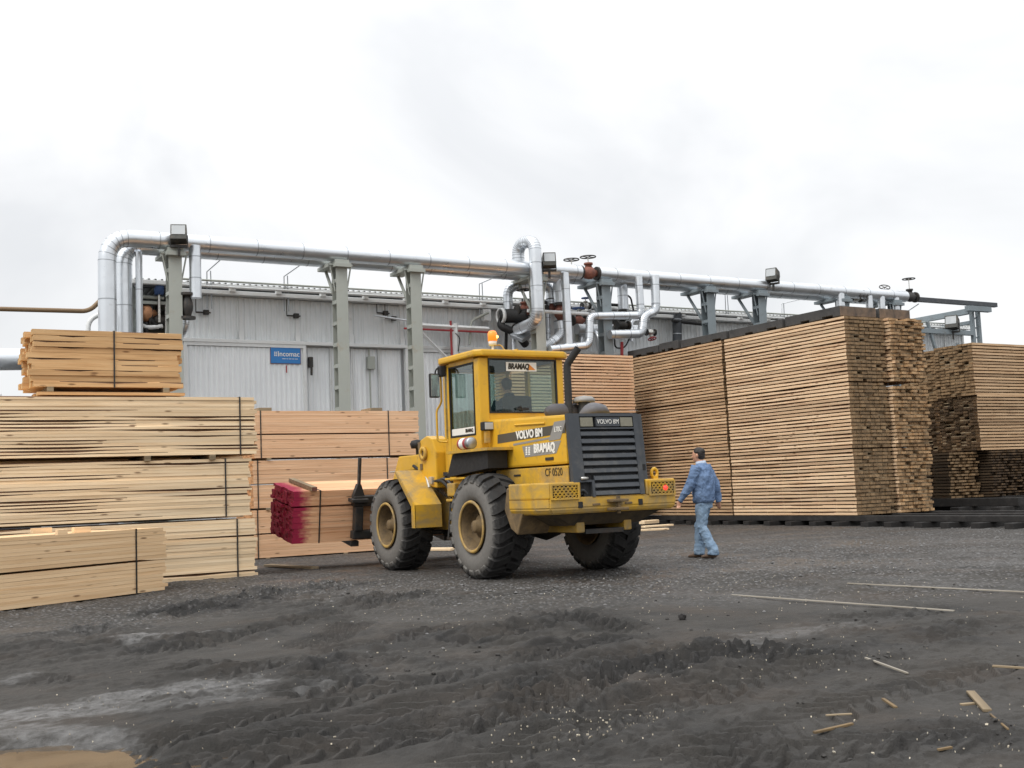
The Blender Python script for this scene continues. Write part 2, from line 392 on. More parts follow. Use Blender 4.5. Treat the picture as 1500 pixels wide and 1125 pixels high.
# ------------------------------------------------------------------ ground: one sheet with ruts, clods and puddle hollow
def _hash(ix, iy, seed):
    h = (ix.astype(np.int64)*374761393 + iy.astype(np.int64)*668265263 + seed*974711) & 0x7fffffff
    h = ((h ^ (h >> 13))*1274126177) & 0x7fffffff
    return ((h ^ (h >> 16)) & 0xffff)/65535.0
def vnoise(x, y, seed=0):
    ix = np.floor(x); iy = np.floor(y); fx = x-ix; fy = y-iy
    fx = fx*fx*(3-2*fx); fy = fy*fy*(3-2*fy)
    a = _hash(ix, iy, seed); b = _hash(ix+1, iy, seed); c = _hash(ix, iy+1, seed); d = _hash(ix+1, iy+1, seed)
    return (a*(1-fx)+b*fx)*(1-fy) + (c*(1-fx)+d*fx)*fy
def fbm(x, y, sc, oct=4, seed=0, gain=.5):
    s = 0; a = 1; t = 0
    for i in range(oct):
        s = s + a*vnoise(x*sc+i*17.3, y*sc-i*9.1, seed+i); t += a; a *= gain; sc *= 2.03
    return s/t
def sstep(a, b, x):
    t = np.clip((x-a)/(b-a), 0, 1); return t*t*(3-2*t)
def polyline_st(x, y, pts):
    """distance across and along a polyline for every point"""
    best = np.full(x.shape, 1e9); S = np.zeros(x.shape); T = np.zeros(x.shape); acc = 0
    for (x0, y0), (x1, y1) in zip(pts[:-1], pts[1:]):
        dx, dy = x1-x0, y1-y0; L = math.hypot(dx, dy); ux, uy = dx/L, dy/L
        s = np.clip((x-x0)*ux+(y-y0)*uy, 0, L); qx = x0+s*ux; qy = y0+s*uy
        d = np.hypot(x-qx, y-qy); w = d < best
        best = np.where(w, d, best); S = np.where(w, s+acc, S); T = np.where(w, (x-x0)*uy*-1+(y-y0)*ux, T); acc += L
    return best, S, T, acc
def gpts(pp):
    q = [PG(*p) for p in pp]; q = [(v.x, v.y) for v in q]
    out = []
    for i in range(len(q)-1):      # Catmull-Rom smoothing
        p0 = q[max(i-1, 0)]; p1 = q[i]; p2 = q[i+1]; p3 = q[min(i+2, len(q)-1)]
        for k in range(5):
            t = k/5
            out.append(tuple(.5*((2*p1[j])+(-p0[j]+p2[j])*t+(2*p0[j]-5*p1[j]+4*p2[j]-p3[j])*t*t+(-p0[j]+3*p1[j]-3*p2[j]+p3[j])*t**3) for j in (0, 1)))
    out.append(q[-1]); return out
# (course in the photo, half width m, depth m, lug height m, churn)
RUTS = [
    ([(60, 1120), (230, 1085), (400, 1050), (560, 1015), (700, 985), (860, 948)], .23, .03, .036, .2),
    ([(300, 1135), (480, 1100), (640, 1072), (780, 1045), (900, 1018)], .23, .03, .036, .2),
    ([(380, 1030), (520, 1000), (660, 975), (800, 952), (960, 930)], .23, .03, .034, .4),
    ([(280, 1000), (420, 968), (560, 940), (690, 915)], .23, .03, .034, .3),
    ([(820, 1010), (960, 985), (1100, 962), (1260, 945)], .23, .035, .036, .5),
    ([(150, 1150), (330, 1100), (480, 1066), (610, 1038), (740, 1008), (870, 972), (1000, 940)], .24, .045, .034, .3),
    ([(440, 1000), (540, 972), (650, 946), (760, 926), (870, 905)], .26, .055, .04, .9),
    ([(90, 935), (220, 905), (330, 885), (430, 868), (540, 848)], .30, .06, .045, 1.2),
    ([(180, 965), (290, 945), (400, 918), (520, 890), (600, 866)], .26, .045, .04, .8),
    ([(430, 955), (500, 925), (545, 893), (585, 868)], .22, .03, .032, .2),
    ([(640, 1135), (820, 1082), (980, 1030), (1130, 985), (1300, 946), (1500, 915)], .26, .04, .012, .1),
    ([(700, 1040), (820, 1010), (930, 978), (1040, 955), (1180, 938)], .28, .045, .05, .8),
    ([(560, 1090), (700, 1062), (830, 1022), (900, 1000)], .24, .03, .034, .4),
    ([(960, 1130), (1120, 1075), (1290, 1020), (1500, 970)], .24, .02, .010, .0),
    ([(600, 905), (700, 892), (820, 900), (920, 930)], .24, .03, .035, .6),
    ([(0, 1010), (140, 985), (300, 975), (420, 962)], .26, .02, .015, .5),
    ([(1180, 905), (1290, 902), (1400, 892), (1530, 885)], .24, .025, .025, .4),
    ([(980, 1128), (1180, 1100), (1400, 1085), (1560, 1080)], .26, .03, .02, .5),
]
CHURN = [((560, 985), 1.0), ((330, 872), .95), ((430, 880), .8), ((120, 945), .8), ((820, 940), 1.0), ((660, 925), .8), ((1090, 962), .9), ((980, 985), .7),
         ((280, 1030), .7), ((760, 1000), .6), ((470, 1085), .55), ((1180, 945), .8), ((1370, 925), .6), ((1440, 1090), .8), ((900, 1080), .5)]
# pale ash and dried slurry lying in places of its own: photo course, half width
ASH = [([(20, 1048), (110, 1040), (190, 1022), (260, 1012), (350, 1003)], .30, 1.0), ([(10, 1068), (70, 1070), (130, 1080), (170, 1100)], .22, .8),
       ([(190, 940), (240, 930), (300, 926)], .22, 1.0), ([(120, 1046), (240, 1036), (360, 1020)], .16, .75), ([(0, 1000), (40, 988)], .14, .7),
       ([(440, 1012), (475, 1006)], .07, .8), ([(1105, 938), (1160, 926), (1215, 920)], .26, .6), ([(1120, 1000), (1140, 998)], .02, .3)]
PUD = PG(38, 1108); PUDC = Vector((PUD.x-.22, PUD.y-.10, 0))
DRV = (lambda a, c: math.atan2(c.y-a.y, c.x-a.x))(PG(480, 1066), PG(870, 972))
_RP = [(gpts(pp), hw, dep, lug, chn) for pp, hw, dep, lug, chn in RUTS]
def ground_h(x, y, want=False):
    shp = x.shape; x = x.ravel(); y = y.ravel()
    z = (fbm(x, y, .35, 3, 1)-.5)*.06 + (fbm(x, y, 1.3, 4, 5)-.5)*.03
    R0 = np.hypot(x, y); near = 1-sstep(17, 24, R0)
    dark = np.zeros(x.shape)
    I = np.where((R0 > 3) & (R0 < 26))[0]
    if len(I):
        X, Y = x[I], y[I]
        fine = (fbm(X, Y, 7, 4, 9, .6)-.5)*.022
        ch = np.zeros(X.shape)
        for p, a in CHURN:
            g = PG(*p); dep = math.hypot(g.x, g.y); r = .075*dep
            ch = np.maximum(ch, a*np.exp(-((X-g.x)**2+(Y-g.y)**2)/(r*r*1.3)))
        # torn plates of mud, drawn out along the way the wheels go
        ca, sa = math.cos(DRV), math.sin(DRV); U_ = X*ca+Y*sa; V_ = -X*sa+Y*ca
        wob = .10*vnoise(U_*2.2, V_*2.2, 40)
        p1 = fbm(U_*.55, V_+wob, 6.5, 3, 21, .55); p2 = fbm(U_*.6+3, V_-wob, 11, 3, 22, .55); p3 = fbm(U_, V_, 16, 3, 23, .6)
        plates = sstep(.50, .56, p1)*.024 + sstep(.58, .63, p1)*.018 + sstep(.52, .58, p2)*.017 + (p3-.5)*.022
        lump = fbm(X, Y, 5.5, 4, 31, .65)
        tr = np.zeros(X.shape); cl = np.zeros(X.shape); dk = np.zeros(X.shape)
        jag = (fbm(X, Y, 2.6, 3, 71)-.5)*.12; patch = sstep(.30, .46, fbm(X, Y, .8, 3, 61)); lv = .55+.45*fbm(X, Y, 3, 2, 77)
        for pts, hw, dep, lug, chn in _RP:
            bx = [p[0] for p in pts]; by = [p[1] for p in pts]; mg_ = .8
            J = np.where((X > min(bx)-mg_) & (X < max(bx)+mg_) & (Y > min(by)-mg_) & (Y < max(by)+mg_))[0]
            if not len(J): continue
            d, S, T, L = polyline_st(X[J], Y[J], pts); d2 = d+jag[J]; T2 = np.abs(T)/hw
            ins = 1-sstep(.82, 1.05, d2/hw); fade = sstep(0, .4, S)*(1-sstep(L-.5, L, S))*(.25+.75*patch[J])
            ph = S/.185 + np.sign(T)*.25 + T2*1.5 + jag[J]*.6
            w = np.abs(((ph % 1)-.5)*2); lugs = sstep(.70, .80, w)*(1-sstep(.86, .98, T2))*sstep(.03, .08, T2)
            berm = np.exp(-((d2/hw-1.22)/.22)**2)
            tr[J] += fade*(-dep*.9*ins + max(lug, .026)*1.5*lugs*ins*lv[J] + berm*dep*.55*(.3+1.2*lump[J]))
            cl[J] = np.maximum(cl[J], chn*fade*np.exp(-(d/(hw*2.0))**2))
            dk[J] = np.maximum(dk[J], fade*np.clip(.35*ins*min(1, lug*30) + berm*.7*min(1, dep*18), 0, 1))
        chz = np.clip(ch*.7+cl*.7, 0, 1.2)
        clod = .95*plates + (lump-.5)*.03
        fine = fine*(.4+.6*patch) + .45*plates*sstep(.40, .60, fbm(X, Y, .6, 3, 65))
        z[I] += near[I]*(fine + tr + chz*clod)
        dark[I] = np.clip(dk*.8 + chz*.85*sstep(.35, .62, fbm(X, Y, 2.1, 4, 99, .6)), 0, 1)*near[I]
    e = np.hypot((x-PUDC.x)*.9+(y-PUDC.y)*.25, (y-PUDC.y)*1.15)+(fbm(x, y, 2.6, 5, 51, .6)-.5)*.75
    k = 1-sstep(.35, 1.0, e); z = z*(1-k*.8) - .10*k
    for (cx, cy, rx, ry) in ((8.8, 15.6, 2.3, 4.2), (12.2, 14.6, 1.0, 1.0)):
        q = np.hypot((x-cx)/rx, (y-cy)/ry); k = 1-sstep(.75, 1.25, q); z = z*(1-k*.75)
    z = z*(1-sstep(40, 60, R0))
    return (z.reshape(shp), dark.reshape(shp)) if want else z.reshape(shp)
def spaced(parts):
    out = []
    for a, b, n, e in parts: out += list(np.linspace(a, b, n, endpoint=e))
    return np.array(out)
th = np.radians(spaced([(-180, -44, 30, False), (-44, -32, 50, False), (-32, 32, 760, False), (32, 44, 50, False), (44, 180, 30, False)])) + YAW
rd = np.concatenate([np.linspace(.3, 2.5, 12, endpoint=False), np.geomspace(2.5, 4.2, 60, endpoint=False), np.geomspace(4.2, 15, 560, endpoint=False),
                     np.geomspace(15, 34, 130, endpoint=False), np.geomspace(34, 3500, 40)])
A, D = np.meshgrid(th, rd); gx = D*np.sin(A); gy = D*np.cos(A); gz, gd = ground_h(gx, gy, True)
na, nr = len(th), len(rd)
co = np.stack([gx.ravel(), gy.ravel(), gz.ravel()], 1)
co = np.vstack([co, [[0, 0, 0]]])
ii, jj = np.meshgrid(np.arange(nr-1), np.arange(na), indexing='ij')
ja = (jj+1) % na
quads = np.stack([ii*na+jj, (ii+1)*na+jj, (ii+1)*na+ja, ii*na+ja], -1).reshape(-1, 4)
j = np.arange(na); tris = np.stack([np.full(na, nr*na), j, (j+1) % na], -1)
me = bpy.data.meshes.new('ground'); me.vertices.add(len(co)); me.vertices.foreach_set('co', co.astype(np.float32).ravel())
loops = np.concatenate([quads.ravel(), tris.ravel()]).astype(np.int32)
me.loops.add(len(loops)); me.loops.foreach_set('vertex_index', loops)
nq, ntr = len(quads), len(tris); me.polygons.add(nq+ntr)
me.polygons.foreach_set('loop_start', np.concatenate([np.arange(nq)*4, nq*4+np.arange(ntr)*3]).astype(np.int32))
me.polygons.foreach_set('loop_total', np.concatenate([np.full(nq, 4), np.full(ntr, 3)]).astype(np.int32))
me.polygons.foreach_set('use_smooth', np.ones(nq+ntr, bool)); me.update(); me.validate()
ash = np.zeros(len(co)); X, Y = co[:, 0], co[:, 1]
brk = .55*fbm(X, Y, 2.6, 5, 81, .65)+.45*fbm(X+.4*Y, Y*2.2-X*.8, 5.0, 4, 83, .7)
for pp, hw, a in ASH:
    d, S, T, L = polyline_st(X, Y, gpts(pp)); ash = np.maximum(ash, a*sstep(.40, .62, brk+.34*(1-d/(hw*1.25))-.10)*(1-sstep(.8, 1.8, d/hw)))
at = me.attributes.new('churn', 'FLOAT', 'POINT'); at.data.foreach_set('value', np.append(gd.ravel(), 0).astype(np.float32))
at = me.attributes.new('ash', 'FLOAT', 'POINT'); at.data.foreach_set('value', ash.astype(np.float32))
# gravelly, wet hard standing further out
grv = sstep(11.5, 15.5, np.hypot(X, Y)+(fbm(X, Y, .5, 3, 91)-.5)*5)
at = me.attributes.new('gravel', 'FLOAT', 'POINT'); at.data.foreach_set('value', grv.astype(np.float32))
t = NT('black_yard_mud')
def attr(n):
    q = t.n('ShaderNodeAttribute'); q.attribute_name = n; return q.outputs['Fac']
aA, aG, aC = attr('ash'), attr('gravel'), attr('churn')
big = t.noise(.35, 5, .6); mid = t.noise(2.3, 7, .65); fine = t.noise(22, 6, .7)
c = t.mix(t.ramp(big, [(.35, 0.0), (.65, 1.0)]), lin(46, 44, 41), lin(61, 58, 54))
c = t.mix(t.ramp(mid, [(.42, 0.0), (.72, .75)]), c, lin(70, 67, 64))
c = t.mix(t.ramp(t.noise(1.1, 6, .7, dist=.5), [(.54, 0.0), (.70, .65)]), c, lin(38, 38, 38))
c = t.mix(t.ramp(fine, [(.55, 0.0), (.78, .5)]), c, lin(86, 83, 80))
c = t.mix(t.ramp(t.noise(.8, 5, .6, dist=.3), [(.50, 0.0), (.70, .5)]), c, lin(74, 64, 55))
vor = t.n('ShaderNodeTexVoronoi'); vor.inputs['Scale'].default_value = 16; t.l(t.tc.outputs['Object'], vor.inputs['Vector'])
peb = t.math('MULTIPLY', aG, t.ramp(vor.outputs['Distance'], [(.15, 1.0), (.5, 0.0)]))
c = t.mix(t.math('MULTIPLY', peb, .6), c, lin(140, 138, 138))
c = t.mix(t.math('MULTIPLY', aA, t.ramp(t.noise(9, 7, .72), [(.38, .10), (.64, .60)])), c, t.mix(fine, lin(128, 128, 129), lin(160, 159, 158)))
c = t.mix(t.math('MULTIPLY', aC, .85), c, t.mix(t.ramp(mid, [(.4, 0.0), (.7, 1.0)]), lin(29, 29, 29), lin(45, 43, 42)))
wet = t.ramp(t.noise(.45, 5, .62), [(.45, 0.0), (.62, 1.0)])
ro = t.math('SUBTRACT', .86, t.math('MULTIPLY', wet, t.math('ADD', .14, t.math('MULTIPLY', aG, .42))))
t.set(Base_Color=c, Roughness=ro); t.b.inputs['Specular IOR Level'].default_value = .4
hh = t.math('ADD', t.math('MULTIPLY', fine, .6), t.math('ADD', t.math('MULTIPLY', t.noise(85, 4, .7), .75), t.math('MULTIPLY', peb, 2.2)))
t.bump(hh, .7, .03)
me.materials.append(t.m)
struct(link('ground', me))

# puddle
wm = NT('brown_puddle_water'); wm.set(Base_Color=lin(84, 72, 58), Roughness=.04); wm.b.inputs['IOR'].default_value = 1.33
wm.b.inputs['Specular IOR Level'].default_value = .8
wm.bump(wm.noise(5, 2), .02, .01)
b = MB(); n = 40
b.add([(1.35*math.cos(2*math.pi*k/n), 1.35*math.sin(2*math.pi*k/n), 0) for k in range(n)], [tuple(range(n))])
struct(b.build('puddle', wm.m, loc=(PUDC.x, PUDC.y, -.052)))
def gz_at(x, y): return float(ground_h(np.array([x]), np.array([y]))[0])

# scattered wood chips nobody could count
rc = random.Random(5); b = MB()
spots = [((870, 1058), 190, .45), ((930, 1000), 50, .4), ((790, 1085), 50, .4), ((1200, 1040), 40, 1.6), ((1420, 1080), 110, .9), ((1130, 960), 160, .9), ((470, 858), 160, 1.2),
         ((500, 1000), 120, 2.2), ((250, 1050), 60, 1.4), ((1000, 860), 260, 3.0), ((1250, 880), 260, 4.0), ((640, 890), 160, 2.0)]
chx = []
for p, cnt, sg in spots:
    g = PG(*p)
    for _ in range(cnt): chx.append((rc.gauss(g.x, sg*.55), rc.gauss(g.y, sg*.55), rc.random()))
zz = ground_h(np.array([q[0] for q in chx]), np.array([q[1] for q in chx]))
for (x, y, r), z in zip(chx, zz):
    s = .0016+.0034*r*r*r; Mx = Matrix.Translation((x, y, z+.003)) @ Matrix.Rotation(rc.random()*6.28, 4, 'Z') @ Matrix.Rotation(rc.uniform(-.5, .5), 4, 'X')
    b.box(-s*rc.uniform(.8, 2.0), s*rc.uniform(.8, 2.0), -s*.6, s*.6, -.003, .005, M=Mx)
o = stuff(b.build('wood_chips', wood('chip_wood', lin(216, 208, 190), lin(176, 166, 148), lin(120, 110, 98), ends=True, knots=False, hv=.5)))
tag(o, 'tiny pale wood chips scattered over the dark mud', 'wood chips')

# clods and pebbles
b = MB(); rc = random.Random(9); pts = []
for p, cnt, sg, mx in [((560, 985), 90, 1.2, .04), ((330, 875), 120, 1.6, .05), ((830, 945), 90, 1.2, .04), ((1090, 965), 80, 1.1, .04), ((1380, 930), 60, 1.4, .04), ((1000, 880), 120, 3.0, .035), ((1430, 1085), 80, .7, .025)]:
    g = PG(*p)
    for _ in range(cnt): pts.append((rc.gauss(g.x, sg*.6), rc.gauss(g.y, sg*.6), .004+mx*.45*rc.random()**3))
zz = ground_h(np.array([q[0] for q in pts]), np.array([q[1] for q in pts]))
for (x, y, s), z in zip(pts, zz):
    bm = bmesh.new(); bmesh.ops.create_icosphere(bm, subdivisions=1, radius=s)
    for v in bm.verts: v.co = Vector((v.co.x*rc.uniform(.7, 1.4), v.co.y*rc.uniform(.7, 1.4), v.co.z*rc.uniform(.5, .9)))
    b.addbm(bm, 0, Matrix.Translation((x, y, z+s*.2)))
o = stuff(b.build('mud_clods', simple('dark_clod', lin(56, 54, 52), .9, 0, .3, 9, bump=.4, bscale=60)))
tag(o, 'small dark clods and stones strewn along the wheel ruts', 'clods')

# wet gravel lying on the far hard standing
b = MB(); rc = random.Random(19); pts = []
for p, cnt, sx, sy in [((1250, 815), 1700, 4.2, 2.2), ((1020, 812), 900, 2.4, 1.6), ((900, 850), 500, 1.6, 1.0), ((640, 852), 350, 1.5, .7), ((1400, 790), 900, 4.0, 2.4)]:
    g = PG(*p)
    for _ in range(cnt): pts.append((rc.gauss(g.x, sx), rc.gauss(g.y, sy), .007+.020*rc.random()**2.5))
zz = ground_h(np.array([q[0] for q in pts]), np.array([q[1] for q in pts]))
for (x, y, s), z in zip(pts, zz):
    a, c, d = s*rc.uniform(.8, 1.5), s*rc.uniform(.8, 1.5), s*rc.uniform(.4, .8); th_ = rc.random()*3; ct, st = math.cos(th_), math.sin(th_); z += d*.25
    q = [(a*ct, a*st, 0), (-c*st, c*ct, 0), (-a*ct, -a*st, 0), (c*st, -c*ct, 0), (0, 0, d), (0, 0, -d)]
    b.add([(x+u, y+v, z+w) for u, v, w in q], [(0, 1, 4), (1, 2, 4), (2, 3, 4), (3, 0, 4), (1, 0, 5), (2, 1, 5), (3, 2, 5), (0, 3, 5)])
o = stuff(b.build('gravel', simple('wet_gravel', lin(90, 89, 88), .38, 0, .35, 3, spec=.6)))
tag(o, 'small wet gravel spread over the hard standing beyond the ruts', 'gravel')

# ------------------------------------------------------------------ lumber packages
_bc = {}
def board_mesh(L, w, t, mats, wane, v):
    """one board, length along x from 0 to L; wane = how much of the front edge is bark-worn, v = variant number"""
    key = (round(L, 3), round(w, 3), round(t, 4), mats[0].name, mats[1].name, wane, v)
    if key in _bc: return _bc[key]
    r = random.Random(hash((round(L*100), round(t*1000), v)) & 0xffff); n = 12 if wane else 1
    b = MB(); prof = []
    ph = r.random()*6.28; seg = [(r.random()*L, r.uniform(.10, .38)*L, r.uniform(.5, 1.25)) for _ in range(r.choice((1, 2, 2, 3)))]
    for i in range(n+1):
        x = L*i/n; k = 0
        if wane: k = wane*max(q[2]*max(0, 1-abs(x-q[0])/q[1])**.7 for q in seg)*(.75+.5*r.random())
        bow = .0025*math.sin(x*1.3+ph)
        prof.append((x, k, bow))
    vs = []
    for x, k, bow in prof:
        kz = min(k, .85)*t; ky = k*t*1.3
        vs += [(x, bow, 0), (x, bow, t-kz), (x, ky+bow+.001, t), (x, w, t), (x, w, 0)]
    fs = []
    for i in range(n):
        for k in range(5):
            if not (k == 1 and prof[i][1]+prof[i+1][1] > .25): fs.append((i*5+k, i*5+(k+1) % 5, (i+1)*5+(k+1) % 5, (i+1)*5+k))
    b.add(vs, fs)
    wf = [(i*5+1, i*5+2, i*5+7, i*5+6) for i in range(n) if prof[i][1]+prof[i+1][1] > .25]
    b.add(vs, wf, 2)
    bm_ = b; b.add(vs[:5], [(0, 1, 2, 3, 4)], 1); b.add(vs[-5:], [(4, 3, 2, 1, 0)], 1)
    me = b.mesh('board'); me.materials.append(mats[0]); me.materials.append(mats[1]); me.materials.append(MT['bark']); _bc[key] = me; return me
def package(label, loc, rz, L, W, rows, t, gap, cols, mats, group, jx=.012, jy=.004, wane=0, straps=(), bearers=(), bearer_h=.08, stick=None,
            seed=0, splits=(), topcols=False, tilt=None, name='lumber_package', endmat=None, nvar=6, endjag=None, rowgap=None, pull=None):
    """front face towards local -y, boards along local +x. One board object for each row of the visible long face."""
    r = random.Random(seed); root = thing(name, label, 'lumber', loc, rz, group)
    if tilt: root.rotation_euler = (tilt, 0, rz)
    m2 = [mats[0], endmat or mats[1]]; wc = W/cols; z = 0; fill = MB(); sk = MB(); ej = endjag if endjag is not None else jx
    for i in range(rows):
        if i in splits: z += .028
        off = r.gauss(0, jx); oy = abs(r.gauss(0, jy))
        tt = t*(1-.5*0)
        o = link('board', board_mesh(L, wc*.96, t*.975, m2, wane if r.random() < .75 else 0, r.randrange(nvar)), root, (off, oy, z+r.uniform(0, .002)))
        if pull and i in pull: o.location.x += pull[i]
        for c in range(1, cols):
            x0 = r.gauss(0, ej); x1 = L+r.gauss(0, ej)
            if stick and r.random() < .05: continue
            if topcols and i == rows-1:
                link('board', board_mesh(L, wc*.97, t*.975, m2, 0, r.randrange(nvar)), root, (x0, c*wc, z+r.uniform(0, .002)))
            else:
                fill.box(x0, x1, c*wc, c*wc+wc*(.97 if not stick else r.uniform(.86, .97)), z, z+t*.97, 0, endmi=1)
        if stick and i < rows-1:
            for sx in stick: sk.box(sx-.02, sx+.02, .03+r.uniform(0, .05), W-.02, z+t*.98, z+t+gap-.0005, 0)
        z += t+gap
    if cols > 1: stuff(fill.build('inner_boards', m2 if not stick else [m2[1], m2[1]], root))
    if sk.v: stuff(sk.build('stickers', MT['sticker'], root))
    for sx in straps:
        s = MB(); e = .006; ww = .012
        s.box(sx-ww, sx+ww, -e-.004, -e, -.01, z+.006); s.box(sx-ww, sx+ww, -e-.004, W+.01, z+.004, z+.008)
        s.box(sx-ww, sx+ww, W+.006, W+.010, -.01, z+.006); s.build('strap', MT['strap'], root)
    for bx in bearers:
        b = MB(); b.rbox(-.045, .045, -.03, W+.03, -bearer_h, -.002, .004); b.build('bearer', MT['sticker'], root, (bx, 0, 0))
    return root
WP = (MT['w_pale'], MT['w_pale_end']); WO = (MT['w_orange'], MT['w_orange_end']); WT = (MT['w_tan'], MT['w_tan_end'])
WL = (MT['w_light'], MT['w_light_end']); WS = (MT['w_stick'], MT['w_stick_end']); WS2 = (MT['w_stick2'], MT['w_stick_end'])
# left pile, three pale packages one on another (front face y = 17.75, right end x = 5.6)
gA = 'pale packages piled at the left'
LA = 5.6
for i, (z0, xr, lab, rows, bear, st) in enumerate([
        (.02, 5.60, 'pale rough lumber package at the bottom of the left pile', 18, (), (5.3,)),
        (.985, 5.53, 'pale rough lumber package in the middle of the left pile', 18, (), (1.05, 5.2)),
        (1.965, 5.62, 'pale rough lumber package on top of the three at left', 18, (.9, 4.9, 3.9), (1.25, 5.35))]):
    package(lab, (xr-LA, 17.75+.03*(i == 1)+.02*(i == 0), z0), 0, LA, 1.15, rows, .050, .0005, 7, WP, gA, jx=.022, jy=.009, wane=.62, straps=st, bearers=bear, bearer_h=.085, seed=20+i, nvar=9, endjag=.03)
# a second pile stands close behind the first
for i, z0 in enumerate((.02, .94, 1.88)):
    package('pale lumber package in the pile behind the left pile, %s one' % ('lowest', 'middle', 'upper')[i], (.2, 19.05, z0), 0, LA, 1.1, 17, .052, .0005, 2, WP, 'pale packages behind the left pile', seed=25+i)
# tan package on top, with loose boards below it
package('single layer of tan boards under the topmost tan package', (2.36, 17.86, 2.905), 0, 2.16, 1.1, 1, .045, 0, 7, WT, 'tan packages on top of the left pile', seed=31, jx=.02)
package('ragged tan lumber package lying topmost at far left', (2.30, 17.90, 3.03), 0, 2.20, 1.1, 10, .086, .0005, 7, WT, 'tan packages on top of the left pile', jx=.03, jy=.016, wane=.3,
        straps=(1.17,), bearers=(.25, 1.95), bearer_h=.078, seed=32, endjag=.05, pull={9: -.07, 8: .02, 4: -.03})
# warm packages behind, two sub-bundles in each
gB = 'warm packages stacked behind the loader fork'
for i, (z0, lab, xo) in enumerate([(.03, 'warm orange lumber package at the bottom, behind the carried bundle', 0), (1.045, 'warm orange lumber package in mid height behind the carried bundle', .02), (2.075, 'warm orange lumber package topmost behind the loader arm', .06)]):
    package(lab, (7.10+xo, 22.70, z0), 0, 3.75, 1.15, 20, .0468, .0005, 7, WO, gB, jx=.006, jy=.002, straps=(.14, 3.02) if i == 2 else (.10, 3.0), bearers=(.3, 3.6) if i == 2 else (.3, 3.6, 2.0), bearer_h=.045, seed=40+i, splits=(10,))
    # a paler layer caps each
for px, py in ((384, 600), (546, 599)):
    g = P(px, py, 1, 22.9); b = MB(); b.rbox(-.14, .14, -.25, .3, 0, .075, .006)
    tag(b.build('timber_block', MT['sticker'], loc=(g.x, 22.95, 3.043)), 'short timber block lying on top of the warm package, ' + ('near its left end' if px < 400 else 'near the steel column'), 'block', 'blocks on lumber packages')
# foreground bundle, turned towards the camera
pr, pl = PG(243, 866), PG(0, 897); dv = (pr-pl); rzG = math.atan2(dv.y, dv.x); LG = 4.6
org = Vector((pr.x, pr.y, 0))-Vector((math.cos(rzG), math.sin(rzG), 0))*LG
package('light planed lumber bundle on the ground in the left foreground', (org.x, org.y, .02), rzG, LG, 1.0, 18, .0463, .0005, 6, WL, None, jx=.022, jy=.002, straps=(LG-.52,), seed=50, splits=(9,), topcols=True, endjag=.03)
for px, py, l, k in ((62, 779, .13, 'leftmost'), (92, 782, .06, 'middle, smallest'), (121, 778, .11, 'rightmost')):
    g = P(px, py, 2, .91); b = MB(); b.rbox(-l, l, -.05, .05, 0, .07, .004)
    o = b.build('timber_block', MT['w_light'], loc=(g.x, g.y+.1, .892)); o.rotation_euler = (0, 0, rzG-.35)
    tag(o, k + ' of three wooden offcuts on the foreground bundle', 'block', 'blocks on lumber packages')

# ---- big stickered stack on the kiln track
ROWS, TK, GP = 18, .0620, .0280
TH = ROWS*(TK+GP)
gC = 'packages of the tall stickered stack'
SK = [.06+.61*k for k in range(8)]
tiers = ['bottom', 'middle', 'top']
for k in range(3):
    z0 = .27+k*1.625
    package('stickered board package, %s of the tall stack, near half beside the walking man' % tiers[k], (20.90-.02*k+.02, 23.80-.02*k, z0), -math.pi/2, 4.40, 1.38, ROWS, TK, GP, 8, WS, gC, jx=.010, jy=.008, stick=SK, seed=60+k, wane=.35, endjag=.02, nvar=8)
    package('stickered board package, %s of the tall stack, far half towards the kiln' % tiers[k], (20.90-.03*k+.03, 28.28, z0), -math.pi/2, 4.40, 1.38, ROWS, TK, GP, 3, WS2, gC, jx=.010, jy=.010, stick=SK, seed=70+k, wane=.35, nvar=8)
    package('stickered board package, %s of the tall stack, right column with pale ragged ends' % tiers[k], (22.33-.02*k, 23.72-.05*k, z0), -math.pi/2, 4.40, 1.28, ROWS-(k == 1)*1, TK, GP, 8, WS, gC, jx=.02, jy=.03, stick=SK, seed=80+k, endmat=MT['w_stick_end_light'], endjag=.045)
# stickered stack across the kiln door, behind the loader
for k in range(3):
    package('stickered board package standing behind the loader exhaust, %s of its stack' % tiers[k], (15.75, 26.75, .17+k*1.625), 0, 4.20, 1.0, ROWS, TK, GP, 2, (MT['w_orange'], MT['w_orange_end']), 'packages behind the loader', jx=.01, jy=.004, stick=SK[:7], seed=90+k, wane=.2)
# right stack: boards along x, ends towards the left
gD = 'packages of the dark right-hand stack'
for k, z0 in enumerate((1.80, 3.385)):
    package('weathered stickered package, %s of the right stack, nearest row' % ('upper' if k else 'middle'), (27.80-.05*k, 21.0, z0), 0, 4.4, 1.35, ROWS if k == 0 else 17, TK, GP, 8, WS2, gD, jx=.02, jy=.01, stick=SK, seed=100+k, endmat=MT['w_stick_end'] if k else MT['w_stick_end_dark'], endjag=.03)
    package('weathered stickered package, %s of the right stack, second row' % ('upper' if k else 'middle'), (27.84-.03*k, 22.37, z0-.05*k), 0, 4.4, 1.35, ROWS if k == 0 else 17, TK, GP, 8, WS2, gD, jx=.02, jy=.01, stick=SK, seed=104+k, endmat=MT['w_stick_end'] if k else MT['w_stick_end_dark'], endjag=.03)
package('dark weathered package at the bottom of the right stack, ends facing the yard', (28.15, 23.8, .47), -math.pi/2, 2.85, 3.9, 17, .05, .028, 22, (MT['w_dark'], MT['w_dark']), gD, jx=.03, stick=SK[:4], seed=110, endmat=MT['w_stick_end_dark'], endjag=.05)
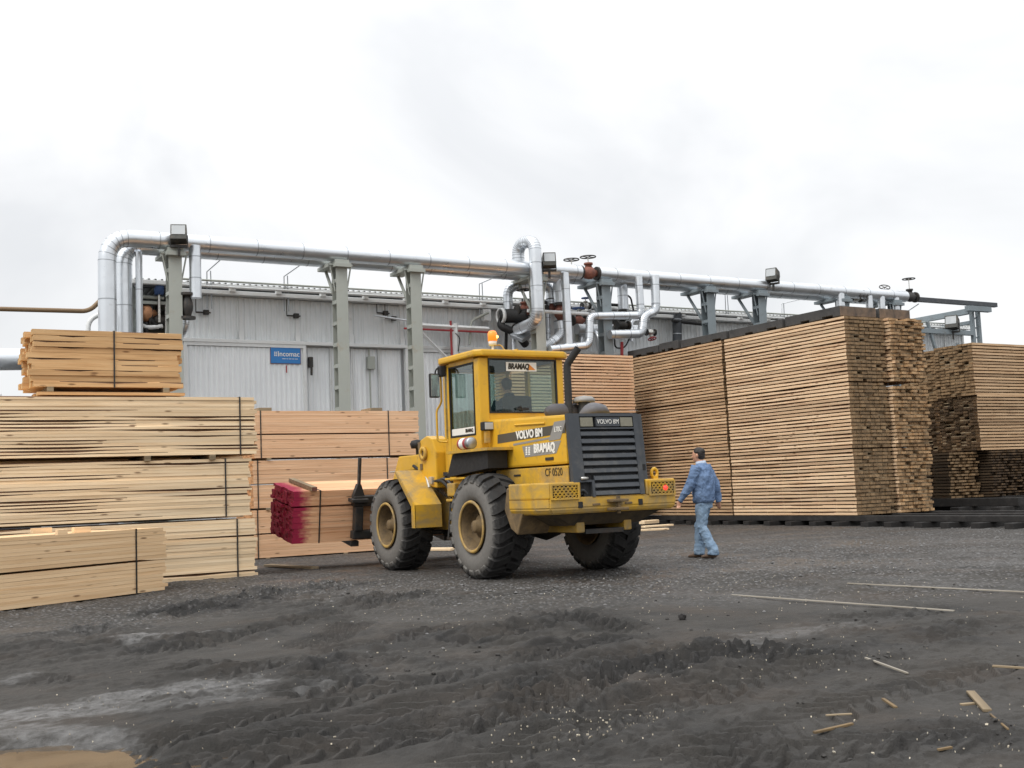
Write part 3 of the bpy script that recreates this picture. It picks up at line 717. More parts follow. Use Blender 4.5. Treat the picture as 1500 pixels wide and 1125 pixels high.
package('dark weathered package at the bottom left of the right stack', (26.80, 23.8, .47), -math.pi/2, 2.45, 1.30, 15, .058, .030, 8, (MT['w_dark'], MT['w_dark']), gD, jx=.03, stick=SK[:4], seed=111, endmat=MT['w_stick_end'], endjag=.05)

# concrete weights on the stack
cw = [(19.55, 1.9, 'concrete_brown'), (21.55, 2.1, 'concrete'), (23.75, 2.0, 'concrete'), (25.85, .9, 'concrete_brown'), (26.80, 1.55, 'concrete')]
nm = ['first, nearest the yard', 'second from the yard', 'third from the yard', 'short fourth', 'fifth, nearest the kiln']
for col, (x0, x1) in enumerate(((20.96, 22.22), (22.36, 23.48))):
    for i, (y0, ln, mt) in enumerate(cw if col == 0 else cw[:2]):
        b = MB(); h = .25 if mt == 'concrete_brown' else .22; g = .12; mt = 'concrete'
        yy = [0, g*2, g*2, g*5, g*5, ln*.55, ln*.55, ln*.55+g*2.5, ln*.55+g*2.5, ln]; zz = [0, 0, .05, .05, 0, 0, .05, .05, 0, 0]
        poly = list(zip(yy, zz)) + [(ln, h), (0, h)]
        b.prism(poly, 0, x1-x0, 0, bev=.012)
        o = b.build('concrete_weight', MT[mt], loc=(x0+random.uniform(-.02, .02), y0, 5.15)); o.rotation_euler = (0, 0, random.uniform(-.01, .01))
        if i == 0: e = MB(); e.rbox(.01, x1-x0-.01, -.016, -.001, .005, h-.012, .004); e.build('stained_end', MT['concrete_brown'], o)
        tag(o, 'dark concrete weight on the tall stack, %s, %s' % ('left row' if col == 0 else 'right row', nm[i]), 'weight', 'concrete weights on the tall stack')

# kiln track: tarred longitudinal beams on cross sleepers
rk = random.Random(3)
for x, lab in ((21.05, 'left'), (22.25, 'middle'), (23.55, 'right')):
    b = MB(); b.rbox(-.11, .11, 9.0, 28.6, .125, .255, .012)
    tag(b.build('track_beam', MT['dark_brown'], loc=(x, 0, 0)), 'long tarred %s beam of the kiln track under the tall stack' % lab, 'beam', 'beams of the kiln track')
k = 0; y = 9.4
ords = ['first', 'second', 'third', 'fourth', 'fifth', 'sixth', 'seventh', 'eighth', 'ninth', 'tenth', 'eleventh', 'twelfth', 'thirteenth', 'fourteenth', 'fifteenth', 'sixteenth', 'seventeenth', 'eighteenth', 'nineteenth', 'twentieth', '21st', '22nd', '23rd', '24th']
while y < 28 and k < 24:
    b = MB(); b.rbox(20.62+rk.uniform(-.08, .05), 23.95+rk.uniform(-.05, .1), -.11, .11, -.02, .123, .012)
    o = b.build('sleeper', MT['dark_brown'], loc=(0, y+rk.uniform(-.06, .06), 0))
    tag(o, 'tarred cross sleeper of the kiln track, %s from its near end' % ords[k], 'sleeper', 'sleepers of the kiln track'); y += .80; k += 1
for x, lab in ((26.9, 'left'), (28.6, 'middle'), (30.6, 'right')):
    b = MB(); b.rbox(-.14, .14, 19.2, 24.0, .24, .465, .015); tag(b.build('bearer_beam', MT['dark_brown'], loc=(x, 0, 0)), 'thick tarred bearer, %s one under the dark right stack' % lab, 'beam', 'bearers under the right stack')
for y, lab in ((19.5, 'nearest'), (20.8, 'second'), (23.4, 'farthest')):
    b = MB(); b.rbox(26.2, 33, -.14, .14, -.02, .238, .015); tag(b.build('ground_beam', MT['dark_brown'], loc=(0, y, 0)), 'heavy tarred ground beam under the right stack, %s one' % lab, 'beam', 'ground beams under the right stack')

# offcut boards lying by the track and under the warm packages
def loose(label, p0, p1, w, t, mat, cat='board', group='loose boards on the ground', lift=0.0, name='loose_board'):
    a, c = PG(*p0), PG(*p1); d = c-a; L = d.length; b = MB()
    bm = bmesh.new(); bmesh.ops.create_cube(bm, size=1)
    for v in bm.verts: v.co = Vector((v.co.x*L, v.co.y*w, v.co.z*t))
    bmesh.ops.bevel(bm, geom=bm.edges[:], offset=min(w, t)*.12, segments=1, affect='EDGES'); b.addbm(bm)
    z = max(gz_at(a.x*(1-k)+c.x*k, a.y*(1-k)+c.y*k) for k in (.05, .3, .5, .7, .95))
    o = b.build(name, mat, loc=((a.x+c.x)/2, (a.y+c.y)/2, z+t*.4+lift)); o.rotation_euler = (0, 0, math.atan2(d.y, d.x))
    return tag(o, label, cat, group)
loose('pale board on the ground right of the loader wheel, lowest', (938, 779), (978, 777), .25, .05, MT['w_pale'])
loose('pale board on the ground right of the loader wheel, upper', (942, 777), (984, 774), .18, .05, MT['w_pale'], lift=.05)
loose('short pale board stacked right of the loader wheel', (940, 775), (962, 773), .2, .1, MT['w_pale'], lift=.12)
loose('grey plank lying before the warm packages', (392, 830), (462, 834), .16, .04, MT['sticker'])
loose('pale plank on the ground seen under the loader belly', (608, 806), (664, 806), .18, .06, MT['w_pale'])
loose('long pale lath lying in the mud, nearer of two', (1072, 875), (1398, 899), .028, .012, MT['lath'], 'lath')
loose('long pale lath lying in the mud, farther of two', (1242, 859), (1515, 873), .032, .012, MT['lath'], 'lath')
loose('broad broken board end in the mud at right', (1422, 1019), (1447, 1047), .045, .015, MT['sticker'], 'stick', 'sticks in the foreground mud')
loose('short splinter beside the broad board end', (1408, 1034), (1432, 1032), .03, .01, MT['sticker'], 'stick', 'sticks in the foreground mud')
loose('reddish-brown stick lying flat in the near mud', (1193, 1080), (1249, 1067), .02, .012, MT['rim_dust'], 'stick', 'sticks in the foreground mud')
loose('thin grey slanting stick in the mud', (1268, 967), (1330, 990), .014, .012, MT['lath'], 'stick', 'sticks in the foreground mud')
loose('short brown stick near the broad board end', (1294, 1030), (1313, 1043), .018, .012, MT['rim_dust'], 'stick', 'sticks in the foreground mud')
loose('thin pale lath at the right picture edge', (1455, 986), (1512, 990), .025, .012, MT['sticker'], 'stick', 'sticks in the foreground mud')
loose('crooked twig at the lower right', (1452, 1060), (1478, 1083), .010, .008, MT['rim_dust'], 'stick', 'sticks in the foreground mud')
loose('long thin splinter low in the right foreground', (1375, 1112), (1395, 1108), .014, .01, MT['rim_dust'], 'stick', 'sticks in the foreground mud')
loose('faint grey lath half sunk in the mud', (1210, 1051), (1248, 1049), .014, .008, MT['sticker'], 'stick', 'sticks in the foreground mud')
g = PG(1000, 909); b = MB(); bm = bmesh.new(); bmesh.ops.create_icosphere(bm, subdivisions=2, radius=.036)
for v in bm.verts: v.co *= random.uniform(.8, 1.2)
b.addbm(bm); tag(b.build('stone', MT['dark_brown'], loc=(g.x, g.y, gz_at(g.x, g.y)+.02)), 'dark fist-sized stone lying alone in mid yard', 'stone')

# ------------------------------------------------------------------ kiln building
WY = 30.3
kb = thing('kiln_building', 'long white corrugated drying kiln building behind the pipe rack', 'building', (7.0, WY, 0))
KO = Vector((7.0, WY, 0))
def corr(b, x0, x1, z0, z1, y, pitch=.155, d=.028, mi=0):
    """vertical trapezoid corrugation between x0 and x1 at depth y"""
    xs = []; x = x0; k = 0
    prof = [(0, 0), (.32, 0), (.5, 1), (.82, 1)]
    while x < x1:
        for fx, fy in prof:
            q = x+fx*pitch
            if q < x1: xs.append((q, y-fy*d))
        x += pitch
    xs.append((x1, xs[-1][1]))
    vs = [(q, w, z0) for q, w in xs]+[(q, w, z1) for q, w in xs]; n = len(xs)
    b.add(vs, [(i, i+1, n+i+1, n+i) for i in range(n-1)], mi)
def kpart(name, mat, fn):
    b = MB(); fn(b); b.v = [(Vector(v)-KO) for v in b.v]; return b.build(name, mat, kb)
PERIOD, NB = 6.5, 5
BX1 = 7.0+PERIOD*NB; BD = 3.6
# hidden body
kpart('body', MT['sheet'], lambda b: (b.box(6.35, BX1, WY+1.3, WY+BD-.1, 0, 6.95), b.box(7.55, BX1, WY+.10, WY+1.298, 0, 6.85)))
# upper wall strips between seams (one panel each)
seams = [7.62]
x = 7.62
while x < BX1-.3: x += 1.62; seams.append(min(x, BX1))
for a, c in zip(seams[:-1], seams[1:]):
    kpart('wall_panel', MT['sheet_dirty'], lambda b: corr(b, a+.05, c-.05, 5.62, 6.80, WY+.05))
    def post(b):
        b.box(c-.05, c+.05, WY-.01, WY+.09, 5.60, 6.82)
        b.box(c-.07, c+.07, WY-.07, WY-.012, 5.60, 5.86)
    kpart('seam_post', MT['white_paint'], post)
# lower wall: kiln doors with frames, panels between
for k in range(NB):
    d0 = 7.62+PERIOD*k; d1 = d0+3.42
    def leaf(b): corr(b, d0+.09, d1-.09, .15, 5.40, WY-.14, .145, .022)
    dr = kpart('kiln_door', MT['sheet'], leaf)
    def fr(b):
        b.box(d0, d0+.09, WY-.20, WY-.06, .1, 5.50); b.box(d1-.09, d1, WY-.20, WY-.06, .1, 5.50)
        b.box(d0+.09, d1-.09, WY-.20, WY-.06, 5.41, 5.50); b.box(d0+.09, d1-.09, WY-.20, WY-.06, .1, .19)
    f = kpart('door_frame', MT['white_paint'], fr); f.parent = dr
    def latch(b):
        b.rbox(d1+.10, d1+.22, WY-.16, WY-.02, 4.88, 5.18, .02); b.rbox(d1+.12, d1+.18, WY-.20, WY-.16, 4.65, 4.90, .01)
    kpart('latch', MT['black_steel'], latch)
    # two narrow fixed panels, cover strips
    xs = [d1+.02, d1+.80, d1+1.45, d1+2.30, d0+PERIOD-.02]
    for i in range(len(xs)-1):
        kpart('wall_panel', MT['sheet'], lambda b: corr(b, xs[i]+.04, xs[i+1]-.04, .0, 5.46, WY+.04, .145, .02))
        if i: kpart('cover_strip', MT['white_paint'], lambda b: (b.box(xs[i]-.035, xs[i]-.008, WY-.05, WY+.09, 0, 5.47), b.box(xs[i]+.008, xs[i]+.035, WY-.03, WY+.09, 0, 5.47)))
    if k in (0, 1, 2):
        kpart('conduit', MT['steel_green'], lambda b: b.tube(bend([(d1+1.98, WY-.06, 2.0), (d1+1.98, WY-.06, 5.0), (d1+1.98, WY-.02, 5.6)], .1), .025, 8))
        kpart('switch_box', MT['steel_green'], lambda b: b.rbox(d1+1.90, d1+2.12, WY-.16, WY-.0, 4.86, 5.24, .02))
kpart('door_header', MT['white_paint'], lambda b: b.rbox(7.55, BX1, WY-.22, WY+.08, 5.502, 5.60, .01))
def eav(b):
    b.rbox(7.4, BX1, WY-.30, WY+.04, 6.825, 6.93, .015); b.rbox(7.4, BX1, WY-.40, WY-.32, 6.80, 6.90, .01)
kpart('door_rail', MT['white_paint'], eav)
kpart('service_line', MT['white_paint'], lambda b: b.tube([(7.4, WY-.52, 6.97), (BX1, WY-.52, 6.97)], .035, 8))
kpart('service_line', MT['steel_green'], lambda b: b.tube([(7.4, WY-.36, 7.16), (BX1, WY-.36, 7.16)], .03, 8))
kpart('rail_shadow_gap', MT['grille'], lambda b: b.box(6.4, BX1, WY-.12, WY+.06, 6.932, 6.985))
kpart('gutter', MT['white_paint'], lambda b: b.rbox(6.3, BX1+.1, WY-.28, WY-.02, 6.987, 7.105, .02))
for k in range(24):
    q = 8.9+k*1.3
    kpart('rail_bracket', MT['white_paint'], lambda b: b.rbox(q-.08, q+.08, WY-.46, WY-.31, 6.86, 7.0, .02))
# roof: ribbed sheet running back
def roof(b):
    pitch = .17; x = 6.25; xs = []
    while x < BX1+.2:
        for fx, fz in ((0, 0), (.55, 0), (.65, 1), (.9, 1)): xs.append((x+fx*pitch, fz*.05))
        x += pitch
    n = len(xs); rows = [(WY-.26, 7.09), (WY+1.6, 7.24), (WY+BD, 7.1)]; vs = []
    for y, z in rows: vs += [(q, y, z+dz) for q, dz in xs]
    b.add(vs, [(r*n+i, r*n+i+1, (r+1)*n+i+1, (r+1)*n+i) for r in range(2) for i in range(n-1)])
kpart('roof', simple('roof_sheet', lin(176, 178, 176), .55, .1, .1, 1.5, dirt=lin(118, 116, 106), dirt_amt=.4, dscale=1.2), roof)
for px in (382, 20 + 548, 650, 938):
    g = P(px, 425, 1, WY+1.6); kpart('roof_vent', MT['steel_green'], lambda b: (b.box(g.x-.32, g.x+.32, WY+1.2, WY+2.0, 7.1, 7.32), b.rbox(g.x-.46, g.x+.46, WY+1.0, WY+2.2, 7.325, 7.37, .01)))
# open valve bay at the left end
def bay(b):
    b.box(6.35, 6.43, WY-.0, WY+1.3, 0, 6.95); b.box(7.47, 7.55, WY+.1, WY+1.3, 0, 6.82)
    b.box(6.43, 7.47, WY+.9, WY+1.29, 0, 6.9)
kpart('valve_bay', simple('bay_wall', lin(112, 118, 116), .7, 0, .15, 2, dirt=lin(70, 70, 66), dirt_amt=.5), bay)
kpart('bay_ledge', MT['steel_green'], lambda b: (b.box(6.44, 7.46, WY-.02, WY+.88, 6.50, 6.58), b.box(6.50, 6.60, WY-.05, WY+.02, 5.0, 6.498), b.box(6.44, 7.46, WY-.02, WY+.86, 5.28, 5.33)))
# wall fittings above door row
for px, py in ((432, 463), (563, 459), (575, 467), (300, 458)):
    g = P(px, py, 1, WY-.05)
    kpart('wall_valve', MT['black_steel'], lambda b: (b.tube([(g.x-.25, WY-.08, g.z), (g.x+.15, WY-.08, g.z)], .022, 8), b.tube([(g.x-.25, WY-.08, g.z), (g.x-.25, WY-.08, 6.8)], .012, 6), b.rbox(g.x-.05, g.x+.1, WY-.14, WY-.02, g.z-.06, g.z+.07, .02)))

# sign and door number
sg = thing('company_sign', 'blue sign with white lettering on the first kiln door', 'sign', (10.44, WY-.178, 5.20))
b = MB(); b.rbox(-.43, .43, -.012, .0, -.23, .23, .004); b.build('panel', simple('blue_sign_paint', lin(46, 122, 190), .45, 0, .04), sg)
b = MB(); b.rbox(-.445, .445, -.004, .006, -.245, .245, .003); b.build('border', MT['rust'], sg)
MS = Matrix.Rotation(math.pi/2, 4, 'X')
lettering('incomac', .20, MT['white_ink'], sg, Matrix.Translation((.09, -.016, .03)) @ MS, bold=.002, sx=.94)
b = MB()
for i in range(2):
    for j in range(3): b.box(-.33+i*.045, -.30+i*.045, -.018, -.0125, -.03+j*.045, .0+j*.045)
b.box(-.225, -.21, -.018, -.0125, -.04, .11); b.build('emblem', MT['white_ink'], sg)
b = MB(); q = -.10
for w_ in (.10, .05, .08, .06, .09): b.box(q, q+w_, -.016, -.0125, -.108, -.094); q += w_+.018
b.build('small_print', MT['white_ink'], sg)
nb = thing('door_number', 'red number one painted below the blue sign', 'number', (10.46, WY-.176, 4.80))
lettering('1', .30, MT['red_paint'], nb, Matrix.Translation((0, -.004, 0)) @ MS)

# ------------------------------------------------------------------ pipe rack columns
PY = 28.4
ZT = 7.50
def column(label, x, mat, y=PY, top=ZT, knee=True):
    t = thing('rack_column', label, 'column', (x, y, 0), 0, 'columns of the pipe rack')
    b = MB(); w, d, tk = .165, .16, .016
    b.box(-w, w, -d, -d+tk, .02, top); b.box(-w, w, d-tk, d, .02, top); b.box(w-.06, w-.04, -d+tk, d-tk, .02, top)
    b.build('shaft', mat, t)
    for k in range(12):
        z = .6+k*.58
        if z > top-.3: break
        p = MB(); p.box(-w-.008, -w+.006, -d+.004, d-.004, z, z+.10); p.build('batten_plate', mat, t)
    b = MB(); b.rbox(-.20, .20, -.24, 1.15, top, top+.10, .008); b.build('cross_arm', mat, t)
    b = MB(); b.rbox(-.24, .24, -.30, -.12, top-.02-.09, top-.002, .008); b.build('cap_plate', mat, t)
    if knee:
        b = MB(); b.tube([(0, d, top-1.15), (0, 1.0, top-.01)], .05, 6); b.build('knee_brace', mat, t)
        for s in (-1, 1):
            b = MB(); b.tube([(s*w, -d*.5, top-.75), (s*.30, -d*.5, top-.05)], .022, 6); b.build('side_brace', mat, t)
        b = MB(); b.box(-.34, .34, -d*.5-.04, -d*.5+.04, top-.05, top-.003); b.build('brace_head', mat, t)
    b = MB(); b.rbox(-.26, .26, -.26, .26, -.02, .02, .005); b.build('base_plate', mat, t)
    return t
cols = [(255, 'steel_green', 'grey-green rack column at the left end under the first floodlight'), (498, 'steel_green', 'grey-green rack column right of the blue sign, left of its pair'),
        (606, 'steel_green', 'grey-green rack column with rust band, right of the pair near the cab'), (786, 'steel_green', 'rack column half hidden behind the gooseneck pipe above the cab'),
        (884, 'steel_blue', 'blue-grey rack column under the red valve'), (1036, 'steel_blue', 'blue-grey rack column above the far end of the tall stack'),
        (1111, 'steel_blue', 'blue-grey rack column with diagonal brace beside the third floodlight'), (1232, 'steel_blue', 'rack column mostly hidden behind the stack weights, left one'), (1308, 'steel_blue', 'rack column mostly hidden behind the stack weights, right one')]
CX = []
for px, mt, lab in cols:
    x = P(px, 430, 1, PY).x; CX.append(x); column(lab, x, MT[mt])

def insul(label, pts, r, rad=.45, band=1.25, mat='alu', name='insulated_pipe', group='insulated pipes on the rack', n=20, cat='pipe', seg=7):
    pts = [Vector(p) for p in pts]; t = thing(name, label, cat, pts[0], 0, group); o0 = pts[0]
    path = [p-o0 for p in bend(pts, rad, seg)]
    b = MB(); b.tube(path, r, n); b.build('cladding', MT[mat], t)
    if band:
        s = MB(); acc = 0; nxt = band*.5
        for a, c in zip(path[:-1], path[1:]):
            L = (c-a).length
            if L < .25:
                if L > .04: s.tube([a, a+(c-a).normalized()*.022], r*1.012, n)
                acc += L; nxt = max(nxt, acc+band*.5); continue
            while nxt < acc+L:
                p = a+(c-a)*((nxt-acc)/L); d = (c-a).normalized(); s.tube([p-d*.014, p+d*.014], r*1.02, n); nxt += band
            acc += L
        if s.v: stuff(s.build('seam_bands', MT['alu_seam'], t))
    return t
def PW(px, py, y=PY): return P(px, py, 1, y)
ZP = 7.79; RP = .215
YF, YB = PY-.02, PY+.76
xv = P(157, 420, 1, YF).x; xb = P(181, 420, 1, YB).x; xval = P(862, 392, 1, YF).x; xend = P(1332, 430, 1, YF).x
insul('big silver pipe along the rack front, turning down at the left end', [(xv, YF, .6), (xv, YF, ZP), (xval-.34, YF, ZP)], RP, .62, n=28)
insul('silver pipe along the rack front, right of the red valve', [(xval+.34, YF, ZP), (xend-.25, YF, ZP)], RP*.97, n=28)
insul('second silver pipe, behind the front one, turning down at left', [(xb, YB, .6), (xb, YB, ZP-.01), (xend-.6, YB, ZP-.01)], RP, .5, n=24)
insul('thin silver riser right beside the two downward pipes', [(xb+.34, YB-.2, 1.0), (xb+.34, YB-.2, ZP-.2)], .085, 0, n=14)
g = PW(286, 400, PY-.12)
insul('short silver stub hanging under the pipe at left', [(g.x, PY-.12, ZP-.1), (g.x, PY-.12, 6.36)], .15, 0, .55)
xg = PW(786, 430, 28.0).x
insul('silver gooseneck pipe arching over the rack above the cab', [(xg-.16, PY+.30, ZP), (xg-.16, PY+.30, 8.58), (xg, PY-.42, 8.58), (xg, PY-.42, 6.15), (xg-.1, PY+.6, 6.0)], .185, .36, .7, n=24, seg=9)
g = PW(829, 440, 28.2); insul('slim silver drop pipe right of the gooseneck', [(g.x, 28.2, ZP-.1), (g.x+.03, 28.2, 5.42)], .13, 0, 1.0)
g = PW(819, 420, YB); insul('silver drop pipe leading to the red valve above the cab', [(g.x, YB, ZP-.1), (g.x, YB, 6.95)], .19, 0, .8)
g = PW(912, 430, YB); insul('silver drop pipe ending in a black fitting right of the blue column', [(g.x, YB, ZP-.1), (g.x, YB, 6.85)], .17, 0, .8)
y9 = 28.15
insul('silver pipe stepping down from the rack across the blue column', [PW(935, 405, y9), PW(939, 462, y9), PW(864, 463, y9), PW(863, 506, y9), PW(805, 512, y9)], .125, .22, .6)
insul('silver pipe dropping from the rack with two bends at right', [PW(959, 404, y9), PW(961, 455, y9), PW(943, 463, y9-.1), PW(940, 489, y9-.1), PW(893, 490, y9-.1)], .14, .2, .6)
insul('bent silver pipe arching behind the gooseneck', [PW(744, 455, 29.5), PW(744, 420, 29.5), PW(806, 418, 29.5), PW(808, 445, 29.5)], .15, .3, .5)
insul('silver elbow pipe below the red valve above the cab', [PW(818, 470, 29.0), PW(822, 492, 29.0), PW(800, 508, 29.0), PW(785, 512, 29.0)], .16, .25, .3)
insul('horizontal silver pipe stub behind the stepped pipe', [PW(845, 482, 29.3), PW(935, 484, 29.3)], .17, .2, .6)
insul('small silver elbow at the foot of the blue column', [PW(880, 520, 28.9), PW(877, 492, 28.9), PW(868, 484, 29.4)], .09, .15, 0)
insul('thin white line running behind the risers', [PW(773, 455, 28.7), PW(862, 460, 28.7)], .055, 0, 0, 'white_paint', 'thin_pipe')
insul('small silver elbow below the stub at the left column', [PW(272, 462, 29.0), PW(272, 480, 29.0), PW(262, 496, 29.3)], .09, .2, .15)
for px, k in ((1231, 'first'), (1273, 'second'), (1291, 'third'), (1312, 'fourth')):
    g = PW(px, 440, PY-.1); insul('short silver drop pipe behind the stack weights, %s from left' % k, [(g.x, PY-.1, ZP-.1), (g.x, PY-.1, 5.4)], .155 if k == 'first' else .13, 0, .9)
insul('brown pipe coming in from the left edge to the silver pipes', [P(-60, 451, 1, 29.3), P(131, 456, 1, 29.3), P(150, 437, 1, 29.3)], .058, .2, 0, 'brown_pipe', 'brown_pipe', None)
insul('small curved white pipe beside the brown pipe at left', [P(128, 500, 1, 28.9), P(130, 468, 1, 28.9), P(152, 458, 1, 28.9)], .06, .25, 0, 'white_paint', 'thin_pipe', None)
# far left plant
insul('large silver duct running far behind at the left edge', [P(-90, 527, 1, 44), P(75, 526, 1, 44)], .40, 0, 3.0, n=24, group=None)
sh = thing('far_shed', 'low white shed far behind at the left edge', 'building', (3.0, 42, 0))
b = MB(); b.box(-8, 1.2, 0, 6, 0, 4.9); b.build('wall', MT['sheet'], sh)
b = MB(); b.rbox(-8, 1.4, -.3, 6.2, 4.903, 5.15, .02); b.build('roof_edge', MT['white_paint'], sh)
b = MB(); b.box(.2, 2.6, -.6, -.02, 0, 4.4); b.build('annex', MT['grille'], sh)

# thin conduits rising from eaves to the rack
for (a, c, d), k in (((PW(303, 425, 30.0), PW(303, 398, 30.0), PW(326, 378, YB)), 'near the left stub pipe'), ((PW(416, 430, 30.0), PW(416, 405, 30.0), PW(446, 384, YB)), 'above the blue sign'),
                     ((PW(702, 440, 30.0), PW(702, 416, 30.0), PW(742, 399, YB)), 'left of the gooseneck'), ((PW(1062, 440, 30.0), PW(1062, 430, 30.0), PW(1090, 424, YB)), 'between the two right columns'),
                     ((PW(1145, 470, 30.0), PW(1145, 445, 30.0), PW(1200, 432, YB)), 'right of the third floodlight')):
    t = thing('conduit', 'thin grey conduit from the eaves up to the rack, ' + k, 'conduit', a, 0, 'conduits between eaves and rack')
    b = MB(); b.tube([(0, 0, -.5), c-a, d-a], .016, 6); b.build('line', MT['alu_seam'], t)
    b = MB(); b.tube([(.13, 0, -.5), (c-a)+Vector((.10, 0, .03))], .016, 6); b.build('post', MT['alu_seam'], t)

def wheelh(b, c, r, axis_m, th=.020, spokes=4):
    n = 18
    ring = [axis_m @ Vector((math.cos(2*math.pi*k/n)*r, math.sin(2*math.pi*k/n)*r, 0)) + Vector(c) for k in range(n+1)]
    b.tube(ring, th, 6, cap=False)
    for k in range(spokes):
        a = math.pi*k/spokes*2; b.tube([Vector(c), axis_m @ Vector((math.cos(a)*r, math.sin(a)*r, 0))+Vector(c)], th*.7, 5)
def valve(label, c, mat, s=1.0, hw=True, stem=.5, flange_axis='X', hmat='black_steel', dirv=(0, 0, 1), body=.2):
    t = thing('valve', label, 'valve', c, 0, 'valves on the pipe rack')
    Mx = Matrix.Identity(4) if flange_axis == 'X' else (Matrix.Rotation(math.pi/2, 4, 'Y') if flange_axis == 'Z' else Matrix.Rotation(math.pi/2, 4, 'Z'))
    b = MB(); b.lathe([(-.30*s, 0), (-.30*s, .10*s), (-.2*s, .11*s), (-.1*s, body*s*.95), (0, body*s), (.1*s, body*s*.95), (.2*s, .11*s), (.30*s, .10*s), (.30*s, 0)], Mx, 18); b.build('body', MT[mat], t)
    for sg_ in (-1, 1):
        f = MB(); f.lathe([(sg_*.27*s, 0), (sg_*.27*s, .21*s), (sg_*.33*s, .21*s), (sg_*.33*s, 0)], Mx, 18, sm=False); f.build('flange', MT['black_steel'], t)
    Q = Vector((0, 0, 1)).rotation_difference(Vector(dirv)).to_matrix().to_4x4()
    b = MB(); b.lathe([(0, 0), (.12*s, .12*s), (.25*s, .10*s), (.25*s, .14*s), (.31*s, .14*s), (.31*s, 0)], Q @ Matrix.Rotation(-math.pi/2, 4, 'Y'), 14); b.build('bonnet', MT[mat], t)
    if hw:
        b = MB(); b.tube([Q @ Vector((0, 0, .2*s)), Q @ Vector((0, 0, stem*s))], .018, 6); b.build('stem', MT['steel_bright'], t)
        b = MB(); wheelh(b, Q @ Vector((0, 0, stem*s)), .24*s, Q); b.build('handwheel', MT[hmat], t)
    return t
valve('red-brown gate valve with handwheel in the front rack pipe', (xval, YF, ZP), 'rust', 1.0, stem=.50)
valve('second gate valve right behind the red-brown rack valve', (xval-.10, YB, ZP), 'rust', 1.0, stem=.56)
valve('grey gate valve with upright handwheel at the right pipe end', (xend+.02, YF, ZP), 'concrete', .95, stem=.72)
valve('valve with tilted handwheel left of the right pipe end', (xend-.55, YB, ZP+.02), 'concrete', .8, stem=.62, dirv=(-.3, -.5, .8))
valve('red valve under the drop pipe above the cab', (P(820, 455, 1, YB).x, YB, 6.62), 'rust', .9, flange_axis='Z', stem=.5, dirv=(0, -1, .2), hw=False)
valve('dark red valve left of the gooseneck foot', PW(768, 455, 29.1), 'rust', .85, stem=.75, dirv=(0, 0, 1))
valve('black valve under the drop pipe right of the blue column', (P(912, 460, 1, YB).x, YB, 6.60), 'black_steel', .7, flange_axis='Z', hw=False)
valve('small dark red valve behind the stepped pipe', PW(848, 470, 29.5), 'rust', .8, stem=.5, hmat='blue_valve')
valve('black valve disc left of the stepped pipe end', PW(912, 477, 29.0), 'black_steel', .75, stem=.4, hw=False, flange_axis='X')
valve('tan three-way valve in the left valve bay', PW(214, 459, WY+.2), 'orange_valve', 1.0, stem=.5, hw=False, body=.24)
valve('black valve right in the left valve bay', PW(233, 470, WY+.2), 'black_steel', .9, stem=.4, hw=False)
valve('dark valve under the left stub pipe', (PW(274, 447, PY-.05).x, PY-.05, 6.15), 'black_steel', 1.0, flange_axis='Z', hw=False, body=.15)
valve('small red-handled valve at the right of the stepped pipe', PW(953, 487, 29.3), 'steel_bright', .55, stem=.42, dirv=(0, -.3, -1), hmat='red_paint')
valve('grey valve behind the weights at the right columns', PW(1253, 436, PY+.2), 'steel_bright', .8, stem=.5, dirv=(0, -1, 0))
for px, py, k in ((233, 423, 'above the left valve bay'), (201, 497, 'low in the left valve bay'), (822, 437, 'behind the drop pipe above the cab')):
    g = PW(px, py, WY-.05 if px < 300 else 29.3); t = thing('actuator', 'blue valve actuator ' + k, 'actuator', g, 0, 'blue actuators')
    b = MB(); b.lathe([(-.16, 0), (-.16, .12), (.12, .14), (.14, .1), (.14, 0)], Matrix.Rotation(-math.pi/2, 4, 'Y'), 14); b.build('housing', MT['blue_valve'], t)
    b = MB(); b.tube([(0, 0, -.9), (0, 0, -.16)], .035, 8); b.tube([(0, 0, .14), (0, 0, .24)], .02, 6); b.build('stem', MT['steel_bright'], t)
insul('black insulated pipe with white end ring left of the gooseneck', [PW(732, 463, 29.5), PW(752, 463, 29.3), PW(772, 462, 29.0)], .22, .3, 0, 'black', 'insulated_pipe')
g = PW(734, 463, 29.45); b = MB(); b.lathe([(-.05, .20), (-.05, .25), (.05, .25), (.05, .20)], None, 20, closed=True); tag(b.build('pipe_ring', MT['white_paint'], loc=g), 'white ring round the black pipe left of the gooseneck', 'ring')
insul('black bent hose below the black pipe', [PW(735, 470, 29.6), PW(733, 478, 29.4), PW(757, 488, 29.2), PW(770, 505, 29.4)], .12, .2, 0, 'black', 'hose', None)
b = MB(); b.rbox(-.32, .32, -.25, .25, -.06, .06, .02); o = b.build('sheet_hood', MT['alu_seam'], loc=PW(766, 490, 28.9)); o.rotation_euler = (.5, -.45, .2); tag(o, 'tilted grey sheet hood behind the cab beacon', 'hood')
insul('small black hose loop right of the blue column', [PW(918, 432, 29.3), PW(924, 436, 29.2), PW(928, 455, 29.2)], .03, .2, 0, 'black', 'hose', 'black hose loops')
insul('black cable loop low behind the stepped pipe', [PW(900, 497, 29.4), PW(901, 510, 29.3), PW(915, 510, 29.3), PW(922, 496, 29.4)], .025, .3, 0, 'black', 'hose', 'black hose loops')
insul('red post beside the far end of the tall stack', [PW(911, 548, 28.5), PW(911, 501, 28.5)], .05, 0, 0, 'red_paint', 'red_post', None, cat='post')
